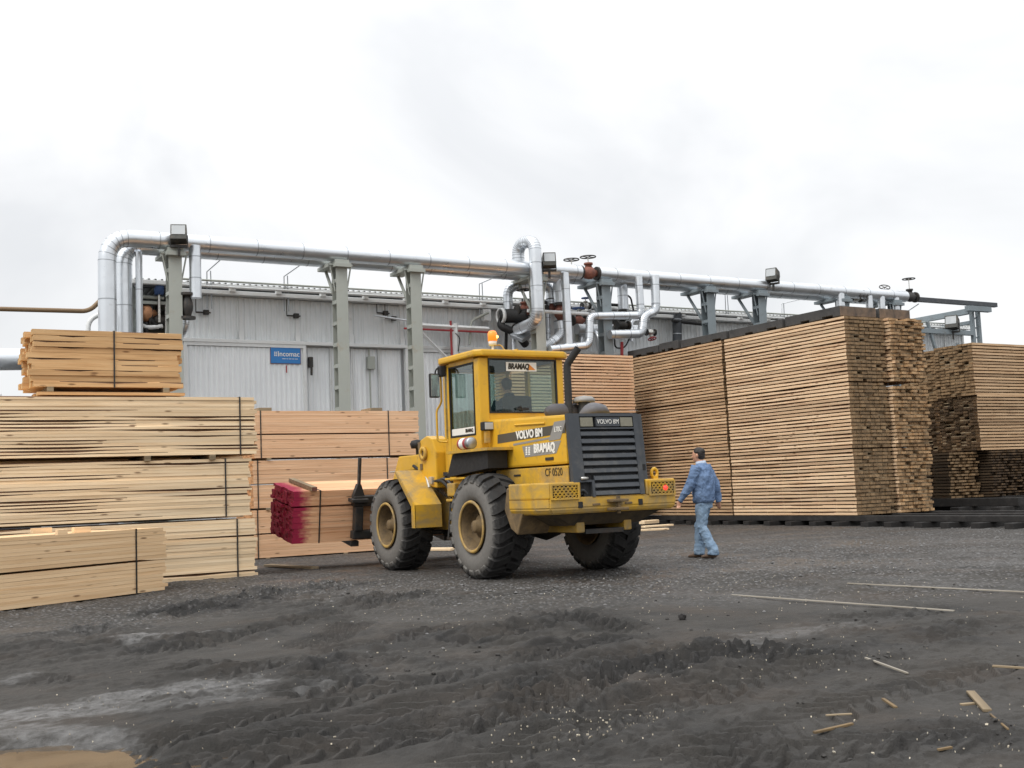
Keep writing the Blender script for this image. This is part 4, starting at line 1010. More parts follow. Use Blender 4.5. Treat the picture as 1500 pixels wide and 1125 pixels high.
# red and white hoist frame by the second door
t = thing('door_lifter', 'red and white lifting frame hanging before the second kiln door', 'frame', PW(660, 475, WY-.5))
o0 = Vector(t.location)
for nm_, pa, pb, r_, mt in (('rail', (602, 476), (716, 482), .07, 'white_paint'), ('lower_rail', (592, 481), (720, 487), .03, 'red_paint'), ('red_post', (660, 470), (662, 524), .035, 'red_paint'), ('mast', (667, 474), (668, 522), .10, 'white_paint'), ('diagonal', (618, 488), (657, 527), .055, 'white_paint')):
    b = MB(); b.tube([PW(*pa, WY-.5)-o0, PW(*pb, WY-.5)-o0], r_, 4 if r_ > .05 else 8, sm=False); b.build(nm_, MT[mt], t)
b = MB(); q = PW(712, 462, WY-.3)-o0; b.rbox(q.x-.13, q.x+.13, q.y-.1, q.y+.1, q.z-.18, q.z+.18, .02); b.build('control_box', MT['white_paint'], t)
b = MB(); b.tube(bend([PW(667, 488, WY-.65)-o0, PW(674, 495, WY-.65)-o0, PW(671, 515, WY-.65)-o0], .2), .016, 6); b.build('cable', MT['black'], t)

# floodlights
def flood(label, c, yaw, tilt, s=1.0):
    t = thing('floodlight', label, 'floodlight', c, yaw, 'floodlights on the rack')
    Mx = Matrix.Rotation(tilt, 4, 'X')
    b = MB(); b.prism([(-.22*s, -.24*s), (-.22*s, .26*s), (.16*s, .20*s), (.22*s, .0), (.10*s, -.24*s)], -.23*s, .23*s, 0, M=Mx, bev=.012); b.build('housing', MT['dark_box'], t)
    b = MB(); b.rbox(-.195*s, .195*s, -.235*s, -.222*s, -.09*s, .215*s, .004, M=Mx); b.build('lens', MT['fluor'], t)
    b = MB(); b.box(-.25*s, .25*s, -.05, .05, -.36*s, -.29*s); b.box(-.26*s, -.235*s, -.04, .04, -.33*s, .0); b.box(.235*s, .26*s, -.04, .04, -.33*s, .0); b.box(-.03, .03, -.03, .03, -.62*s, -.30*s); b.build('bracket', MT['black_steel'], t)
flood('floodlight at the left end of the pipe rack', PW(262, 345, YF-.32), -R(18), R(-18), .84)
flood('floodlight above the cab, right of the gooseneck', PW(804, 383, YF-.32), -R(24), R(-12), .84)
flood('floodlight on the rack above the tall stack', PW(1132, 404, YF-.30), -R(65), R(-12), .84)
flood('floodlight on the open frame above the right stack', PW(1395, 474, 28.3), -R(65), R(-14))

# open steel frame at the right end
fr = thing('steel_frame', 'open steel frame at the right end above the right stack', 'frame', (PW(1428, 470).x, PY, 0)); o0 = Vector(fr.location)
def fpart(nm_, a, c, w, mat='steel_blue'):
    a, c = Vector(a)-o0, Vector(c)-o0; b = MB(); d = (c-a).normalized(); L = (c-a).length
    Mx = Matrix.Translation(a) @ Vector((1, 0, 0)).rotation_difference(d).to_matrix().to_4x4(); b.rbox(0, L, -w, w, -w, w, .008, M=Mx); return b.build(nm_, MT[mat], fr)
zt = PW(1428, 436).z; xp = o0.x
fpart('top_beam', (PW(1342, 431).x, PY, 7.72), (PW(1458, 440).x, PY, 7.72), .085, 'grille')
fpart('leg', (xp-.16, PY, 0), (xp-.16, PY, 7.5), .07); fpart('leg', (xp+.20, PY, 0), (xp+.20, PY, 7.5), .07)
for k in range(9): fpart('lacing_bar', (xp-.12, PY, 4.0+k*.38), (xp+.16, PY, 4.2+k*.38), .02)
fpart('side_beam', (xp, PY+.2, 7.45), (xp, PY+9.5, 7.45), .11); fpart('side_beam', (xp, PY+.2, 7.0), (xp, PY+9.5, 7.0), .07)
fpart('cap_beam', (xp-.75, PY-.25, 7.46), (xp+.6, PY-.25, 7.46), .10)
fpart('lower_beam', (PW(1345, 486).x, PY, PW(1400, 487).z), (xp-.25, PY, PW(1400, 487).z), .09)
fpart('diagonal', (PW(1358, 468).x, PY, 6.9), (PW(1374, 508).x, PY, 5.4), .05); fpart('diagonal', (PW(1392, 510).x, PY, 5.2), (PW(1402, 490).x, PY, 6.1), .06)
fpart('leg', (PW(1352, 480).x, PY+.5, 0), (PW(1352, 480).x, PY+.5, 7.0), .12); fpart('leg', (PW(1362, 480).x, PY+.5, 0), (PW(1362, 480).x, PY+.5, 6.9), .05)
fpart('tie_rod', (PW(1345, 437).x, PY, 7.55), (xp-1.0, PY+3, 7.5), .015)

# small pipework in the left valve bay
for k, (pp, r_, mt, lab) in enumerate([
        ([(200, 445), (222, 445), (222, 470), (236, 482)], .045, 'black', 'black bent line in the left valve bay, upper'), ([(203, 475), (218, 480), (238, 478)], .06, 'white_paint', 'white insulated line low in the left valve bay'),
        ([(200, 434), (240, 437)], .05, 'steel_green', 'grey header line high in the left valve bay'), ([(207, 500), (207, 440)], .035, 'rust', 'thin red-brown riser in the left valve bay'),
        ([(243, 500), (243, 445)], .03, 'steel_bright', 'thin bright riser in the left valve bay'), ([(214, 472), (215, 495), (235, 497)], .05, 'black', 'black bent line in the left valve bay, lower')]):
    insul(lab, [PW(x_, y_, WY+.05) for x_, y_ in pp], r_, .08, 0, mt, 'thin_pipe', 'small lines in the valve bay', 10)

# more of the pipe tangle round the gooseneck and the blue column
for pp, y_, r_, mt, lab in [
        ([(752, 520), (752, 478), (765, 470)], 29.4, .07, 'alu', 'slim silver riser behind the black pipe above the cab'), ([(741, 512), (742, 480), (732, 474)], 29.7, .05, 'black', 'thin black riser left of the gooseneck foot'),
        ([(776, 500), (776, 474)], 29.3, .10, 'white_paint', 'white vertical fitting beside the gooseneck column'), ([(765, 440), (800, 443)], 29.6, .06, 'grille', 'dark cross line behind the gooseneck'),
        ([(803, 500), (803, 430)], 29.6, .08, 'alu', 'silver riser between gooseneck and slim drop pipe'), ([(845, 500), (846, 455), (858, 448)], 29.6, .06, 'steel_green', 'grey riser behind the stepped pipe, left'),
        ([(852, 505), (853, 470)], 29.5, .09, 'alu', 'short silver riser behind the stepped pipe'), ([(875, 445), (905, 447)], 29.7, .05, 'black', 'black line behind the blue column'),
        ([(925, 500), (925, 470), (950, 468)], 29.5, .07, 'alu', 'bent silver line at the right of the stepped pipe'), ([(985, 470), (1030, 475)], 29.8, .06, 'black', 'black line along the wall near the right columns'),
        ([(992, 500), (992, 458)], 29.9, .16, 'grille', 'dark cylinder on the wall left of the right columns'), ([(548, 462), (600, 470), (640, 478)], 29.9, .03, 'alu', 'thin silver line along the wall left of the lifting frame'),
        ([(688, 505), (690, 470), (715, 458)], 29.9, .04, 'steel_green', 'thin grey riser beside the lifting frame')]:
    insul(lab, [PW(a_, c_, y_) for a_, c_ in pp], r_, .15, 0 if r_ < .08 else .5, mt, 'thin_pipe', 'small lines round the rack valves', 12)
valve('small dark valve low beside the gooseneck', PW(760, 482, 29.2), 'black_steel', .6, hw=False)
valve('small red-brown valve behind the slim drop pipe', PW(808, 452, 29.5), 'rust', .6, stem=.5)
valve('small valve with blue wheel behind the stepped pipe', PW(858, 448, 29.6), 'steel_bright', .5, stem=.5, hmat='blue_valve')
valve('small black valve right of the blue column', PW(905, 470, 29.5), 'black_steel', .55, hw=False)

# ------------------------------------------------------------------ wheel loader (local: x right, y forward, z up, origin on the ground under the rear axle)
LO = Vector((8.75, 13.95, 0))
ld = thing('wheel_loader', 'yellow articulated wheel loader with fork carrying a lumber bundle', 'loader', LO)
def lp(name, mat, fn, parent=None):
    b = MB(); fn(b); return b.build(name, MT[mat] if isinstance(mat, str) else mat, parent or ld)
# ---- wheels
t = NT('dusty_tyre_rubber'); n1 = t.noise(5, 6, .65); n2 = t.noise(18, 5, .7)
sep = t.n('ShaderNodeSeparateXYZ'); t.l(t.tc.outputs['Object'], sep.inputs[0])
rr = t.math('SQRT', t.math('ADD', t.math('POWER', sep.outputs[1], 2.0), t.math('POWER', sep.outputs[2], 2.0)))
dust = t.ramp(t.math('ADD', rr, t.math('MULTIPLY', t.math('SUBTRACT', n2, .5), .16)), [(.60, .95), (.69, 0.0)])
c = t.mix(t.ramp(n1, [(.35, 0.0), (.65, 1.0)]), lin(28, 27, 27), lin(44, 43, 42))
c = t.mix(dust, c, t.mix(n2, lin(92, 90, 87), lin(126, 123, 118)))
c = t.mix(t.ramp(n2, [(.62, 0.0), (.8, .3)]), c, lin(104, 100, 95))
t.set(Base_Color=c, Roughness=.85); t.bump(n2, .3, .008); MT['tyre'] = t.m
def tyre_mesh():
    b = MB(); W = .265; Rt = .695
    prof = [(-.17, .345), (-.235, .37), (-.268, .46), (-.272, .54), (-.255, .63), (-.215, .685), (-.12, Rt+.004), (0, Rt+.008), (.12, Rt+.004), (.215, .685), (.255, .63), (.272, .54), (.268, .46), (.235, .37), (.17, .345)]
    b.lathe(prof, None, 64)
    N = 22
    for s in (-1, 1):
        for k in range(N):
            base = 2*math.pi*(k+(.5 if s > 0 else 0))/N; sec = []
            for a, ro, off, hw in ((-.01, .744, -.02, .095), (.07, .744, .02, .095), (.15, .740, .075, .100), (.222, .726, .105, .108), (.262, .676, .115, .105), (.276, .625, .115, .085)):
                th0 = base+s*0+off*1.15; ri = ro-.055 if a < .25 else ro-.03
                ring = []
                for dth, r_ in ((-hw, ri), (-hw*.86, ro), (hw*.86, ro), (hw, ri)):
                    ang = th0+dth; aa = a if r_ == ro else min(a, .25)
                    ring.append((s*aa, r_*math.cos(ang), r_*math.sin(ang)))
                sec.append(ring)
            vs = [v for q in sec for v in q]; fs = []
            for i in range(len(sec)-1):
                for j_ in range(3): fs.append((i*4+j_, i*4+j_+1, i*4+5+j_, i*4+4+j_))
            fs.append((0, 1, 2, 3)); fs.append(tuple((len(sec)-1)*4+q for q in range(4))); b.add(vs, fs)
    me = b.mesh('wheel'); me.materials.append(MT['tyre']); return me
def rim_mesh():
    b = MB()
    b.lathe([(-.262, .365), (-.262, .335), (-.225, .318), (-.10, .305), (-.04, .295), (-.03, .17), (-.05, .15)], None, 40)
    b.lathe([(.262, .365), (.262, .335), (.22, .318), (.10, .305), (.04, .295), (.03, .16), (.05, .0)], None, 40)
    me = b.mesh('rim'); me.materials.append(MT['rim_dust']); return me
def ring_mesh():
    b = MB(); b.lathe([(-.268, .322), (-.280, .340), (-.280, .362), (-.262, .372), (-.25, .34)], None, 44, closed=True); me = b.mesh('rim_ring'); me.materials.append(MT['yellow_rim']); return me
def hub_mesh():
    b = MB(); b.lathe([(-.03, .17), (-.12, .16), (-.14, .10), (-.22, .085), (-.235, .06), (-.235, 0)], None, 20)
    for k in range(10):
        a = 2*math.pi*k/10; b.tube([(-.03, .235*math.cos(a), .235*math.sin(a)), (-.065, .235*math.cos(a), .235*math.sin(a))], .02, 6)
    me = b.mesh('hub'); me.materials.append(MT['rim_dust']); return me
tm, rm, gm, hm = tyre_mesh(), rim_mesh(), ring_mesh(), hub_mesh()
for (x, y, rot, ph) in ((-.965, .10, 0, .1), (.965, .10, math.pi, .5), (-.965, 3.03, 0, .33), (.965, 3.03, math.pi, .2)):
    w = link('wheel', tm, ld, (x, y, .728)); w.rotation_euler = (ph, 0, rot)
    for nm_, q in (('rim', rm), ('rim_ring', gm), ('hub', hm)): link(nm_, q, w)
lp('rear_axle', 'black_steel', lambda b: (b.tube([(-.8, .10, .73), (.8, .10, .73)], .14, 14), b.lathe([(-.25, .0), (-.2, .2), (0, .26), (.2, .2), (.25, 0)], Matrix.Translation((0, .10, .73)), 16)))
lp('front_axle', 'black_steel', lambda b: (b.tube([(-.8, 3.03, .73), (.8, 3.03, .73)], .15, 14), b.lathe([(-.25, .0), (-.2, .2), (0, .28), (.2, .2), (.25, 0)], Matrix.Translation((0, 3.03, .73)), 16)))
# ---- rear frame
lp('rear_frame', 'yellow_dusty', lambda b: (b.rbox(-.45, -.32, -1.4, 1.25, .62, 1.30, .02), b.rbox(.32, .45, -1.4, 1.25, .62, 1.30, .02), b.rbox(-.31, .31, .75, 1.2, .62, 1.2, .02)))
lp('belly_plate', 'black_steel', lambda b: b.box(-.31, .31, -1.4, .74, .60, .66))
# engine hood
def hood(b):
    b.prism([(.62, 1.535), (-1.50, 1.535), (-1.50, 2.185), (.62, 2.265)], -.625, .625, 0, bev=.035)
hd = lp('engine_hood', 'yellow', hood)
lp('hood_rail', 'yellow', lambda b: b.tube([(-.632, -.20, 2.135), (-.632, -1.00, 2.105)], .014, 8), hd)
lp('hood_latch', 'black_steel', lambda b: (b.box(-.636, -.622, -.98, -1.18, 1.60, 1.64)), hd)
lp('side_panel', 'yellow_dusty', lambda b: (b.rbox(-.615, -.40, -1.50, .42, 1.20, 1.515, .015), b.rbox(.40, .615, -1.50, .42, 1.20, 1.515, .015)))
lp('panel_latch', 'black_steel', lambda b: b.box(-.625, -.612, -.10, -.28, 1.41, 1.435))
lp('engine_block', 'black', lambda b: (b.box(-.39, .39, -1.45, .6, .9, 1.53), b.box(-.60, .58, -1.60, -1.452, 1.12, 1.50)))
# decals on the left hood side: looking from -x, right is towards -y
XS = -.6262
def sidequad(name, pts, mat, d=0.0):
    b = MB(); b.prism([(y, z) for y, z in pts], XS-.002-d, XS+.004, 0); return b.build(name, MT[mat], hd)
def PL(px, py): q = P(px, py, 0, LO.x+XS)-LO; return (q.y, q.z)
sidequad('stripe', [PL(729, 637), PL(828, 620), PL(828, 634), PL(729, 650)], 'decal_dark')
sidequad('stripe', [PL(752, 650), PL(806, 640), PL(806, 643), PL(752, 653)], 'decal_grey')
sidequad('model_patch', [PL(812, 618), PL(829, 615), PL(821, 643), PL(804, 646)], 'decal_grey', .0015)
sidequad('name_patch', [PL(765, 654), PL(822, 645), PL(815, 664), PL(769, 670)], 'decal_grey')
MSide = lambda px, py, rot: Matrix.Translation(P(px, py, 0, LO.x+XS-.0062)-LO) @ Matrix(((0, 0, -1, 0), (-1, 0, 0, 0), (0, 1, 0, 0), (0, 0, 0, 1))) @ Matrix.Rotation(rot, 4, 'Z')
lettering('VOLVO BM', .155, MT['white_ink'], hd, MSide(775, 636, R(0.5)), bold=.006, sx=.92)
lettering('L70C', .10, MT['white_ink'], hd, MSide(817, 629, R(0)), sx=.85)
lettering('BRAMAQ', .165, MT['white_ink'], hd, MSide(797, 656.5, R(0)), bold=.008, sx=.80)
b = MB()
for k in range(4):
    for s in (0, 1):
        y, z = PL(771+s*4, 656+k*3.2); b.rbox(XS-.006, XS-.001, y-.03, y+.012, z-.012, z+.012, .002)
b.build('emblem', MT['white_ink'], hd)
MSide2 = lambda px, py: Matrix.Translation(P(px, py, 0, LO.x-.619)-LO) @ Matrix(((0, 0, -1, 0), (-1, 0, 0, 0), (0, 1, 0, 0), (0, 0, 0, 1)))
lettering('CF 0520', .15, MT['black_ink'], ld, MSide2(811, 692), sx=.85)
# ---- radiator grille
GT, GB = (-1.56, 2.195), (-1.66, 1.08)
def gy(z): return GB[0]+(GT[0]-GB[0])*(z-GB[1])/(GT[1]-GB[1])
def gbox(b, x0, x1, z0, z1, d0, d1):
    vs = [(x, gy(z)+d, z) for z in (z0, z1) for d in (d0, d1) for x in (x0, x1)]
    b.add(vs, [(0, 2, 3, 1), (4, 5, 7, 6), (0, 1, 5, 4), (2, 6, 7, 3), (0, 4, 6, 2), (1, 3, 7, 5)])
def gframe(b):
    gbox(b, -.635, -.455, 1.285, 2.195, -.01, .055); gbox(b, .425, .50, 1.10, 2.195, -.01, .055); gbox(b, -.455, .425, 2.155, 2.195, -.01, .055)
    gbox(b, .50, .60, 1.285, 2.19, .03, .055)
gr = lp('radiator_grille', 'grille', gframe)
lp('grille_backing', 'black', lambda b: gbox(b, -.455, .425, 1.10, 2.155, .045, .053), gr)
lp('badge_bar', 'grille', lambda b: (gbox(b, -.455, .425, 1.985, 2.005, -.012, .05), gbox(b, -.19, .19, 2.02, 2.14, -.016, .05)), gr)
for s in (-1, 1):
    lp('rear_light', simple('tail_glass', lin(120, 116, 100), .2, 0, .1, 20), lambda b: gbox(b, s*.325-.10-.015, s*.325+.10-.015, 2.02, 2.14, -.008, .05), gr)
Mr = lambda x, z, d: Matrix.Translation((x, gy(z)+d, z)) @ Matrix.Rotation(math.pi/2, 4, 'X')
lettering('VOLVO BM', .085, MT['white_ink'], gr, Mr(0, 2.08, -.020), sx=.85)
for k in range(9):
    z = 1.93-k*.0985
    if z < 1.12: break
    x0 = -.45 if z > 1.34 else -.30
    def slat(b):
        vs = [(x, gy(zz)+d, zz) for x in (x0, .422) for zz, d in ((z+.035, .045), (z+.020, .0), (z-.030, -.012), (z-.042, .0), (z-.010, .05))]
        b.add(vs, [(0, 1, 2, 3, 4), (9, 8, 7, 6, 5)]+[(q, (q+1) % 5, 5+(q+1) % 5, 5+q) for q in range(5)])
    lp('louvre', 'grille', slat, gr)
lp('notch_frame', 'grille', lambda b: (gbox(b, -.345, -.305, 1.09, 1.31, -.01, .08), gbox(b, -.62, -.345, 1.285, 1.315, -.005, .08)), gr)
lp('hose_in_notch', 'hose', lambda b: (b.tube(bend([(-.55, -1.58, 1.12), (-.48, -1.62, 1.2), (-.40, -1.6, 1.13)], .06), .02, 8), b.rbox(-.56, -.42, -1.56, -1.5, 1.12, 1.26, .02)), gr)
lp('notch_cap', 'steel_bright', lambda b: b.lathe([(-.05, 0), (-.05, .022), (.05, .022), (.05, 0)], Matrix.Translation((-.47, -1.66, 1.335)), 10), gr)
# ---- counterweight
def plan(ix=0, iy=0):
    return [(-1.13+ix, -.80), (-1.13+ix, -1.46+iy*.5), (-1.02+ix, -1.66+iy), (1.02-ix, -1.66+iy), (1.13-ix, -1.46+iy*.5), (1.13-ix, -.80)]
def cwt(b):
    lv = [(1.095, plan()), (.955, plan()), (.882, plan(.045, .03))]
    vs = []; n = 6
    for z, p in lv: vs += [(q[0], q[1], z) for q in p]
    fs = [tuple(range(n)), tuple(range((len(lv)-1)*n, len(lv)*n))[::-1]]
    for i in range(len(lv)-1):
        for k in range(n): fs.append((i*n+k, i*n+(k+1) % n, (i+1)*n+(k+1) % n, (i+1)*n+k))
    bm = bmesh.new(); V = [bm.verts.new(v) for v in vs]
    for f in fs: bm.faces.new([V[i] for i in f])
    bmesh.ops.recalc_face_normals(bm, faces=bm.faces[:]); bmesh.ops.bevel(bm, geom=bm.edges[:], offset=.018, segments=2, affect='EDGES'); b.addbm(bm)
    for s in (-1, 1):
        b.prism([(s*.53, -.80), (s*1.128, -.80), (s*1.128, -1.46), (s*1.02, -1.655), (s*.53, -1.655)], 1.08, 1.295, 2, bev=.022)
cwp = lp('counterweight', 'yellow_dusty', cwt)
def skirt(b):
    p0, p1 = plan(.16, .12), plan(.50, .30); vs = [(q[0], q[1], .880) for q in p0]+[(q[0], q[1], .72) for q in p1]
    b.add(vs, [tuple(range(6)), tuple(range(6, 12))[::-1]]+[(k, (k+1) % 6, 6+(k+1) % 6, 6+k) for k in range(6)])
lp('underside', simple('shaded_dirty_underside', lin(92, 78, 54), .8, 0, .2, 4, dirt=lin(50, 44, 38), dirt_amt=.6, dscale=4), skirt, cwp)  # the skirt's underside shade is put into this dark brown, together with dirt
# hexagonal lamp guards: recessed dark pocket with a lattice of yellow ribs
def lattice(b, x0, x1, z0, z1, y):
    nx, nz = 6, 5; dx = (x1-x0)/nx; dz = (z1-z0)/nz
    for j_ in range(nz):
        for i in range(nx):
            cx = x0+(i+.5+(.25 if j_ % 2 else -.25))*dx; cz = z0+(j_+.5)*dz; o_, n_ = [], []
            for k in range(6):
                a = math.pi/6+k*math.pi/3+math.pi/6*0
                o_.append((cx+math.cos(a)*dx*.60, cz+math.sin(a)*dz*.60)); n_.append((cx+math.cos(a)*dx*.36, cz+math.sin(a)*dz*.36))
            vs = [(min(max(p[0], x0-.01), x1+.01), yy, min(max(p[1], z0-.005), z1+.005)) for yy in (y, y+.02) for p in o_+n_]
            fs = []
            for k in range(6):
                k2 = (k+1) % 6; fs += [(k, k2, 6+k2, 6+k), (6+k, 6+k2, 18+k2, 18+k)]
            b.add(vs, fs)
    b.box(x0-.03, x1+.03, y-.004, y+.02, z1, z1+.02); b.box(x0-.03, x1+.03, y-.004, y+.02, z0-.02, z0)
    b.box(x0-.03, x0-.005, y-.004, y+.02, z0, z1); b.box(x1+.005, x1+.03, y-.004, y+.02, z0, z1)
for s in (-1, 1):
    a_, c_ = sorted((s*.60, s*.98))
    lp('lamp_pocket', 'black', lambda b: b.box(a_-.02, c_+.02, -1.664, -1.652, 1.085, 1.265), cwp)
    lp('lamp_guard', 'yellow_dusty', lambda b: lattice(b, a_, c_, 1.09, 1.255, -1.680), cwp)
lp('tail_lamp', 'tail', lambda b: b.lathe([(-.012, 0), (-.012, .030), (.006, .034), (.006, 0)], Matrix.Translation((.84, -1.676, 1.17)) @ Matrix.Rotation(-math.pi/2, 4, 'Z'), 14), cwp)
lp('lifting_eye', 'yellow', lambda b: (b.tube([Vector((.80+.05*math.cos(2*math.pi*k/14), -1.50, 1.375+.062*math.sin(2*math.pi*k/14))) for k in range(15)], .022, 8, cap=False), b.box(.76, .84, -1.53, -1.47, 1.29, 1.335)), cwp)
lp('tow_hitch', 'rim_dust', lambda b: (b.rbox(-.13, .13, -1.80, -1.65, 1.01, 1.05, .012), b.rbox(-.13, .13, -1.80, -1.65, .90, .94, .012), b.tube([(0, -1.74, .86), (0, -1.74, 1.09)], .028, 10)), cwp)
for xx in (-.55, .42):
    lp('bolt_socket', 'black', lambda b: b.rbox(xx-.035, xx+.035, -1.668, -1.655, .955, 1.035, .005), cwp)
for xx in (-.30, .22):
    lp('slot', 'rim_dust', lambda b: b.rbox(xx-.06, xx+.06, -1.668, -1.655, .975, 1.005, .005), cwp)
lp('mud_flap', 'rim_dust', lambda b: b.prism([(-.78, .70), (-.95, .62), (-1.10, .90), (-1.10, 1.20), (-.70, 1.25), (-.62, .95)], -1.10, -.62, 0, bev=.02), cwp)

# ---- cab
CB = lp('cab', 'yellow', lambda b: (
    # corner posts and sills; openings stay open
    b.rbox(-.745, -.575, .60, .76, 1.50, 3.20, .02), b.rbox(.615, .745, .60, .76, 1.50, 3.20, .02),
    b.rbox(-.745, -.68, 1.58, 1.66, 1.50, 3.20, .015), b.rbox(.68, .745, 1.58, 1.66, 1.50, 3.20, .015),
    b.rbox(-.574, .614, .605, .70, 2.0, 2.375, .01), b.rbox(-.574, .614, .605, .72, 3.185, 3.22, .008),
    b.rbox(-.74, -.69, .762, 1.578, 1.50, 2.055, .012), b.rbox(.69, .74, .762, 1.578, 1.50, 2.055, .012),
    b.rbox(-.74, -.69, .762, 1.578, 3.15, 3.22, .008), b.rbox(.69, .74, .762, 1.578, 3.15, 3.22, .008),
    b.rbox(-.55, .55, 1.98, 2.06, 1.50, 2.05, .02), b.rbox(-.60, .60, 1.96, 2.06, 3.12, 3.22, .01),
    b.rbox(-.60, -.54, 2.0, 2.06, 2.0, 3.2, .01), b.rbox(.54, .60, 2.0, 2.06, 2.0, 3.2, .01)))
def roofm(b):
    b.prism([(-.83, .60), (-.72, .50), (.72, .50), (.83, .60), (.83, 1.75), (.62, 2.12), (-.62, 2.12), (-.83, 1.75)], 3.215, 3.315, 2, bev=.03)
lp('roof', 'yellow', roofm, CB)
lp('floor', 'cab_dark', lambda b: b.box(-.68, .68, .72, 2.0, 1.48, 1.54), CB)
lp('headliner', 'cab_dark', lambda b: b.box(-.70, .70, .74, 2.0, 3.17, 3.212), CB)
def frame_y(b, x0, x1, z0, z1, y, w=.022, d=.03):
    b.box(x0, x1, y, y+d, z0, z0+w); b.box(x0, x1, y, y+d, z1-w, z1); b.box(x0, x0+w, y, y+d, z0+w, z1-w); b.box(x1-w, x1, y, y+d, z0+w, z1-w)
def frame_x(b, y0, y1, z0, z1, x, w=.022, d=.03):
    b.box(x, x+d, y0, y1, z0, z0+w); b.box(x, x+d, y0, y1, z1-w, z1); b.box(x, x+d, y0, y0+w, z0+w, z1-w); b.box(x, x+d, y1-w, y1, z0+w, z1-w)
RW = lp('rear_window', 'glass', lambda b: b.box(-.56, .60, .612, .618, 2.385, 3.175), CB)
lp('seal', 'black', lambda b: frame_y(b, -.583, .623, 2.368, 3.190, .592), RW)
DW = lp('door_window', 'glass', lambda b: b.box(-.722, -.716, .78, 1.565, 2.07, 3.145), CB)
lp('seal', 'black', lambda b: frame_x(b, .766, 1.576, 2.056, 3.15, -.748), DW)
lp('side_window', 'glass', lambda b: b.box(.716, .722, .78, 1.565, 2.07, 3.145), CB)
lp('front_window', 'glass', lambda b: b.box(-.535, .535, 2.035, 2.041, 2.06, 3.115), CB)
for s in (-1, 1):
    lp('quarter_window', 'glass', lambda b: b.add([(s*.70, 1.67, 2.06), (s*.605, 2.0, 2.06), (s*.605, 2.0, 3.12), (s*.70, 1.67, 3.12)], [(0, 1, 2, 3)]), CB)
lp('quarter_panel', 'yellow', lambda b: [b.prism([(s*.745, 1.66), (s*.60, 2.06), (s*.54, 2.04), (s*.69, 1.64)], 1.50, 2.05, 2) for s in (-1, 1)], CB)
lp('lower_sill', 'yellow', lambda b: (b.rbox(-.76, -.70, .64, 1.62, 1.40, 1.498, .01), b.rbox(-.72, .72, .70, 1.6, 1.30, 1.478, .02)), CB)
# window sticker boards
def PR(px, py, y=.585): q = P(px, py, 1, LO.y+y)-LO; return q
a_, c_ = PR(742, 530), PR(787, 544)
ws = lp('window_banner', 'white_ink', lambda b: b.box(a_.x, c_.x, .604, .610, c_.z, a_.z), RW)
lettering('BRAMAQ', .115, MT['black_ink'], RW, Matrix.Translation(((a_.x*.60+c_.x*.40), .600, (a_.z+c_.z)/2)) @ Matrix.Rotation(math.pi/2, 4, 'X'), bold=.006, sx=.78, shear=.2)
lp('banner_wedge', simple('orange_print', lin(226, 140, 50), .5), lambda b: b.prism([(c_.x-.14, c_.z+.02), (c_.x-.02, c_.z+.02), (c_.x-.14, a_.z-.02)], .600, .603, 1), RW)
q0, q1 = [P(px, py, 0, LO.x-.724)-LO for px, py in ((666, 629), (693, 638))]
lp('door_banner', 'white_ink', lambda b: b.box(-.730, -.724, .80, 1.55, 2.085, 2.185), DW)
lettering('BRAMAQ', .07, MT['black_ink'], DW, Matrix.Translation((-.7325, .98, 2.135)) @ Matrix(((0, 0, -1, 0), (-1, 0, 0, 0), (0, 1, 0, 0), (0, 0, 0, 1))), bold=.004, sx=.85)
lp('wiper', 'black', lambda b: (b.tube([(-.02, .585, 2.40), (-.06, .582, 2.47)], .016, 6), b.rbox(-.13, .09, .575, .592, 2.41, 2.45, .01)), RW)
# door grab rail, mirror, hinges
lp('grab_rail', 'yellow', lambda b: b.tube(bend([(-.74, 1.72, 3.17), (-.80, 1.74, 3.15), (-.80, 1.74, 2.62), (-.86, 1.80, 2.50), (-.86, 1.80, 2.02), (-.74, 1.70, 2.0)], .05), .017, 8), CB)
mr_ = P(636, 565, 0, LO.x-.95)-LO
mi_ = lp('mirror', 'black', lambda b: b.rbox(mr_.x-.085, mr_.x+.085, mr_.y-.03, mr_.y+.03, mr_.z-.19, mr_.z+.19, .025), CB)
lp('mirror_face', 'mirror', lambda b: b.rbox(mr_.x-.068, mr_.x+.068, mr_.y-.036, mr_.y-.030, mr_.z-.172, mr_.z+.172, .004), mi_)
lp('mirror_arm', 'black', lambda b: (b.tube(bend([(mr_.x+.02, mr_.y+.01, mr_.z+.16), (mr_.x+.04, mr_.y, 3.14), (-.80, 1.74, 3.17)], .08), .014, 8), b.rbox(-.86, -.76, 1.62, 1.74, 3.02, 3.19, .02)), mi_)
# beacon on roof
bc = P(714, 505, 0, LO.x-.30)-LO
by = 1.0; bz = 3.32
bk = lp('beacon', 'white_paint', lambda b: (b.lathe([(0, 0), (0, .06), (.06, .065), (.08, .05), (.08, 0)], Matrix.Translation((-.26, by, bz+.12)) @ Matrix.Rotation(-math.pi/2, 4, 'Y'), 14), b.tube([(-.26, by, bz-.01), (-.26, by, bz+.13)], .02, 8)), CB)
lp('beacon_lens', 'amber', lambda b: b.lathe([(0, 0), (0, .072), (.12, .072), (.155, .05), (.165, 0)], Matrix.Translation((-.26, by, bz+.19)) @ Matrix.Rotation(-math.pi/2, 4, 'Y'), 16), bk)
lp('beacon_bulb', 'amber_hot', lambda b: b.lathe([(-.004, 0), (-.004, .024), (.004, .024), (.004, 0)], Matrix.Translation((-.215, by-.062, bz+.25)) @ Matrix.Rotation(math.pi/2-.6, 4, 'Z'), 10), bk)
lp('beacon_wire', 'yellow_dusty', lambda b: b.tube(bend([(-.24, by, bz+.12), (-.14, by-.05, bz+.13), (-.10, by-.1, bz+.02), (-.10, .52, bz)], .05), .012, 6), bk)
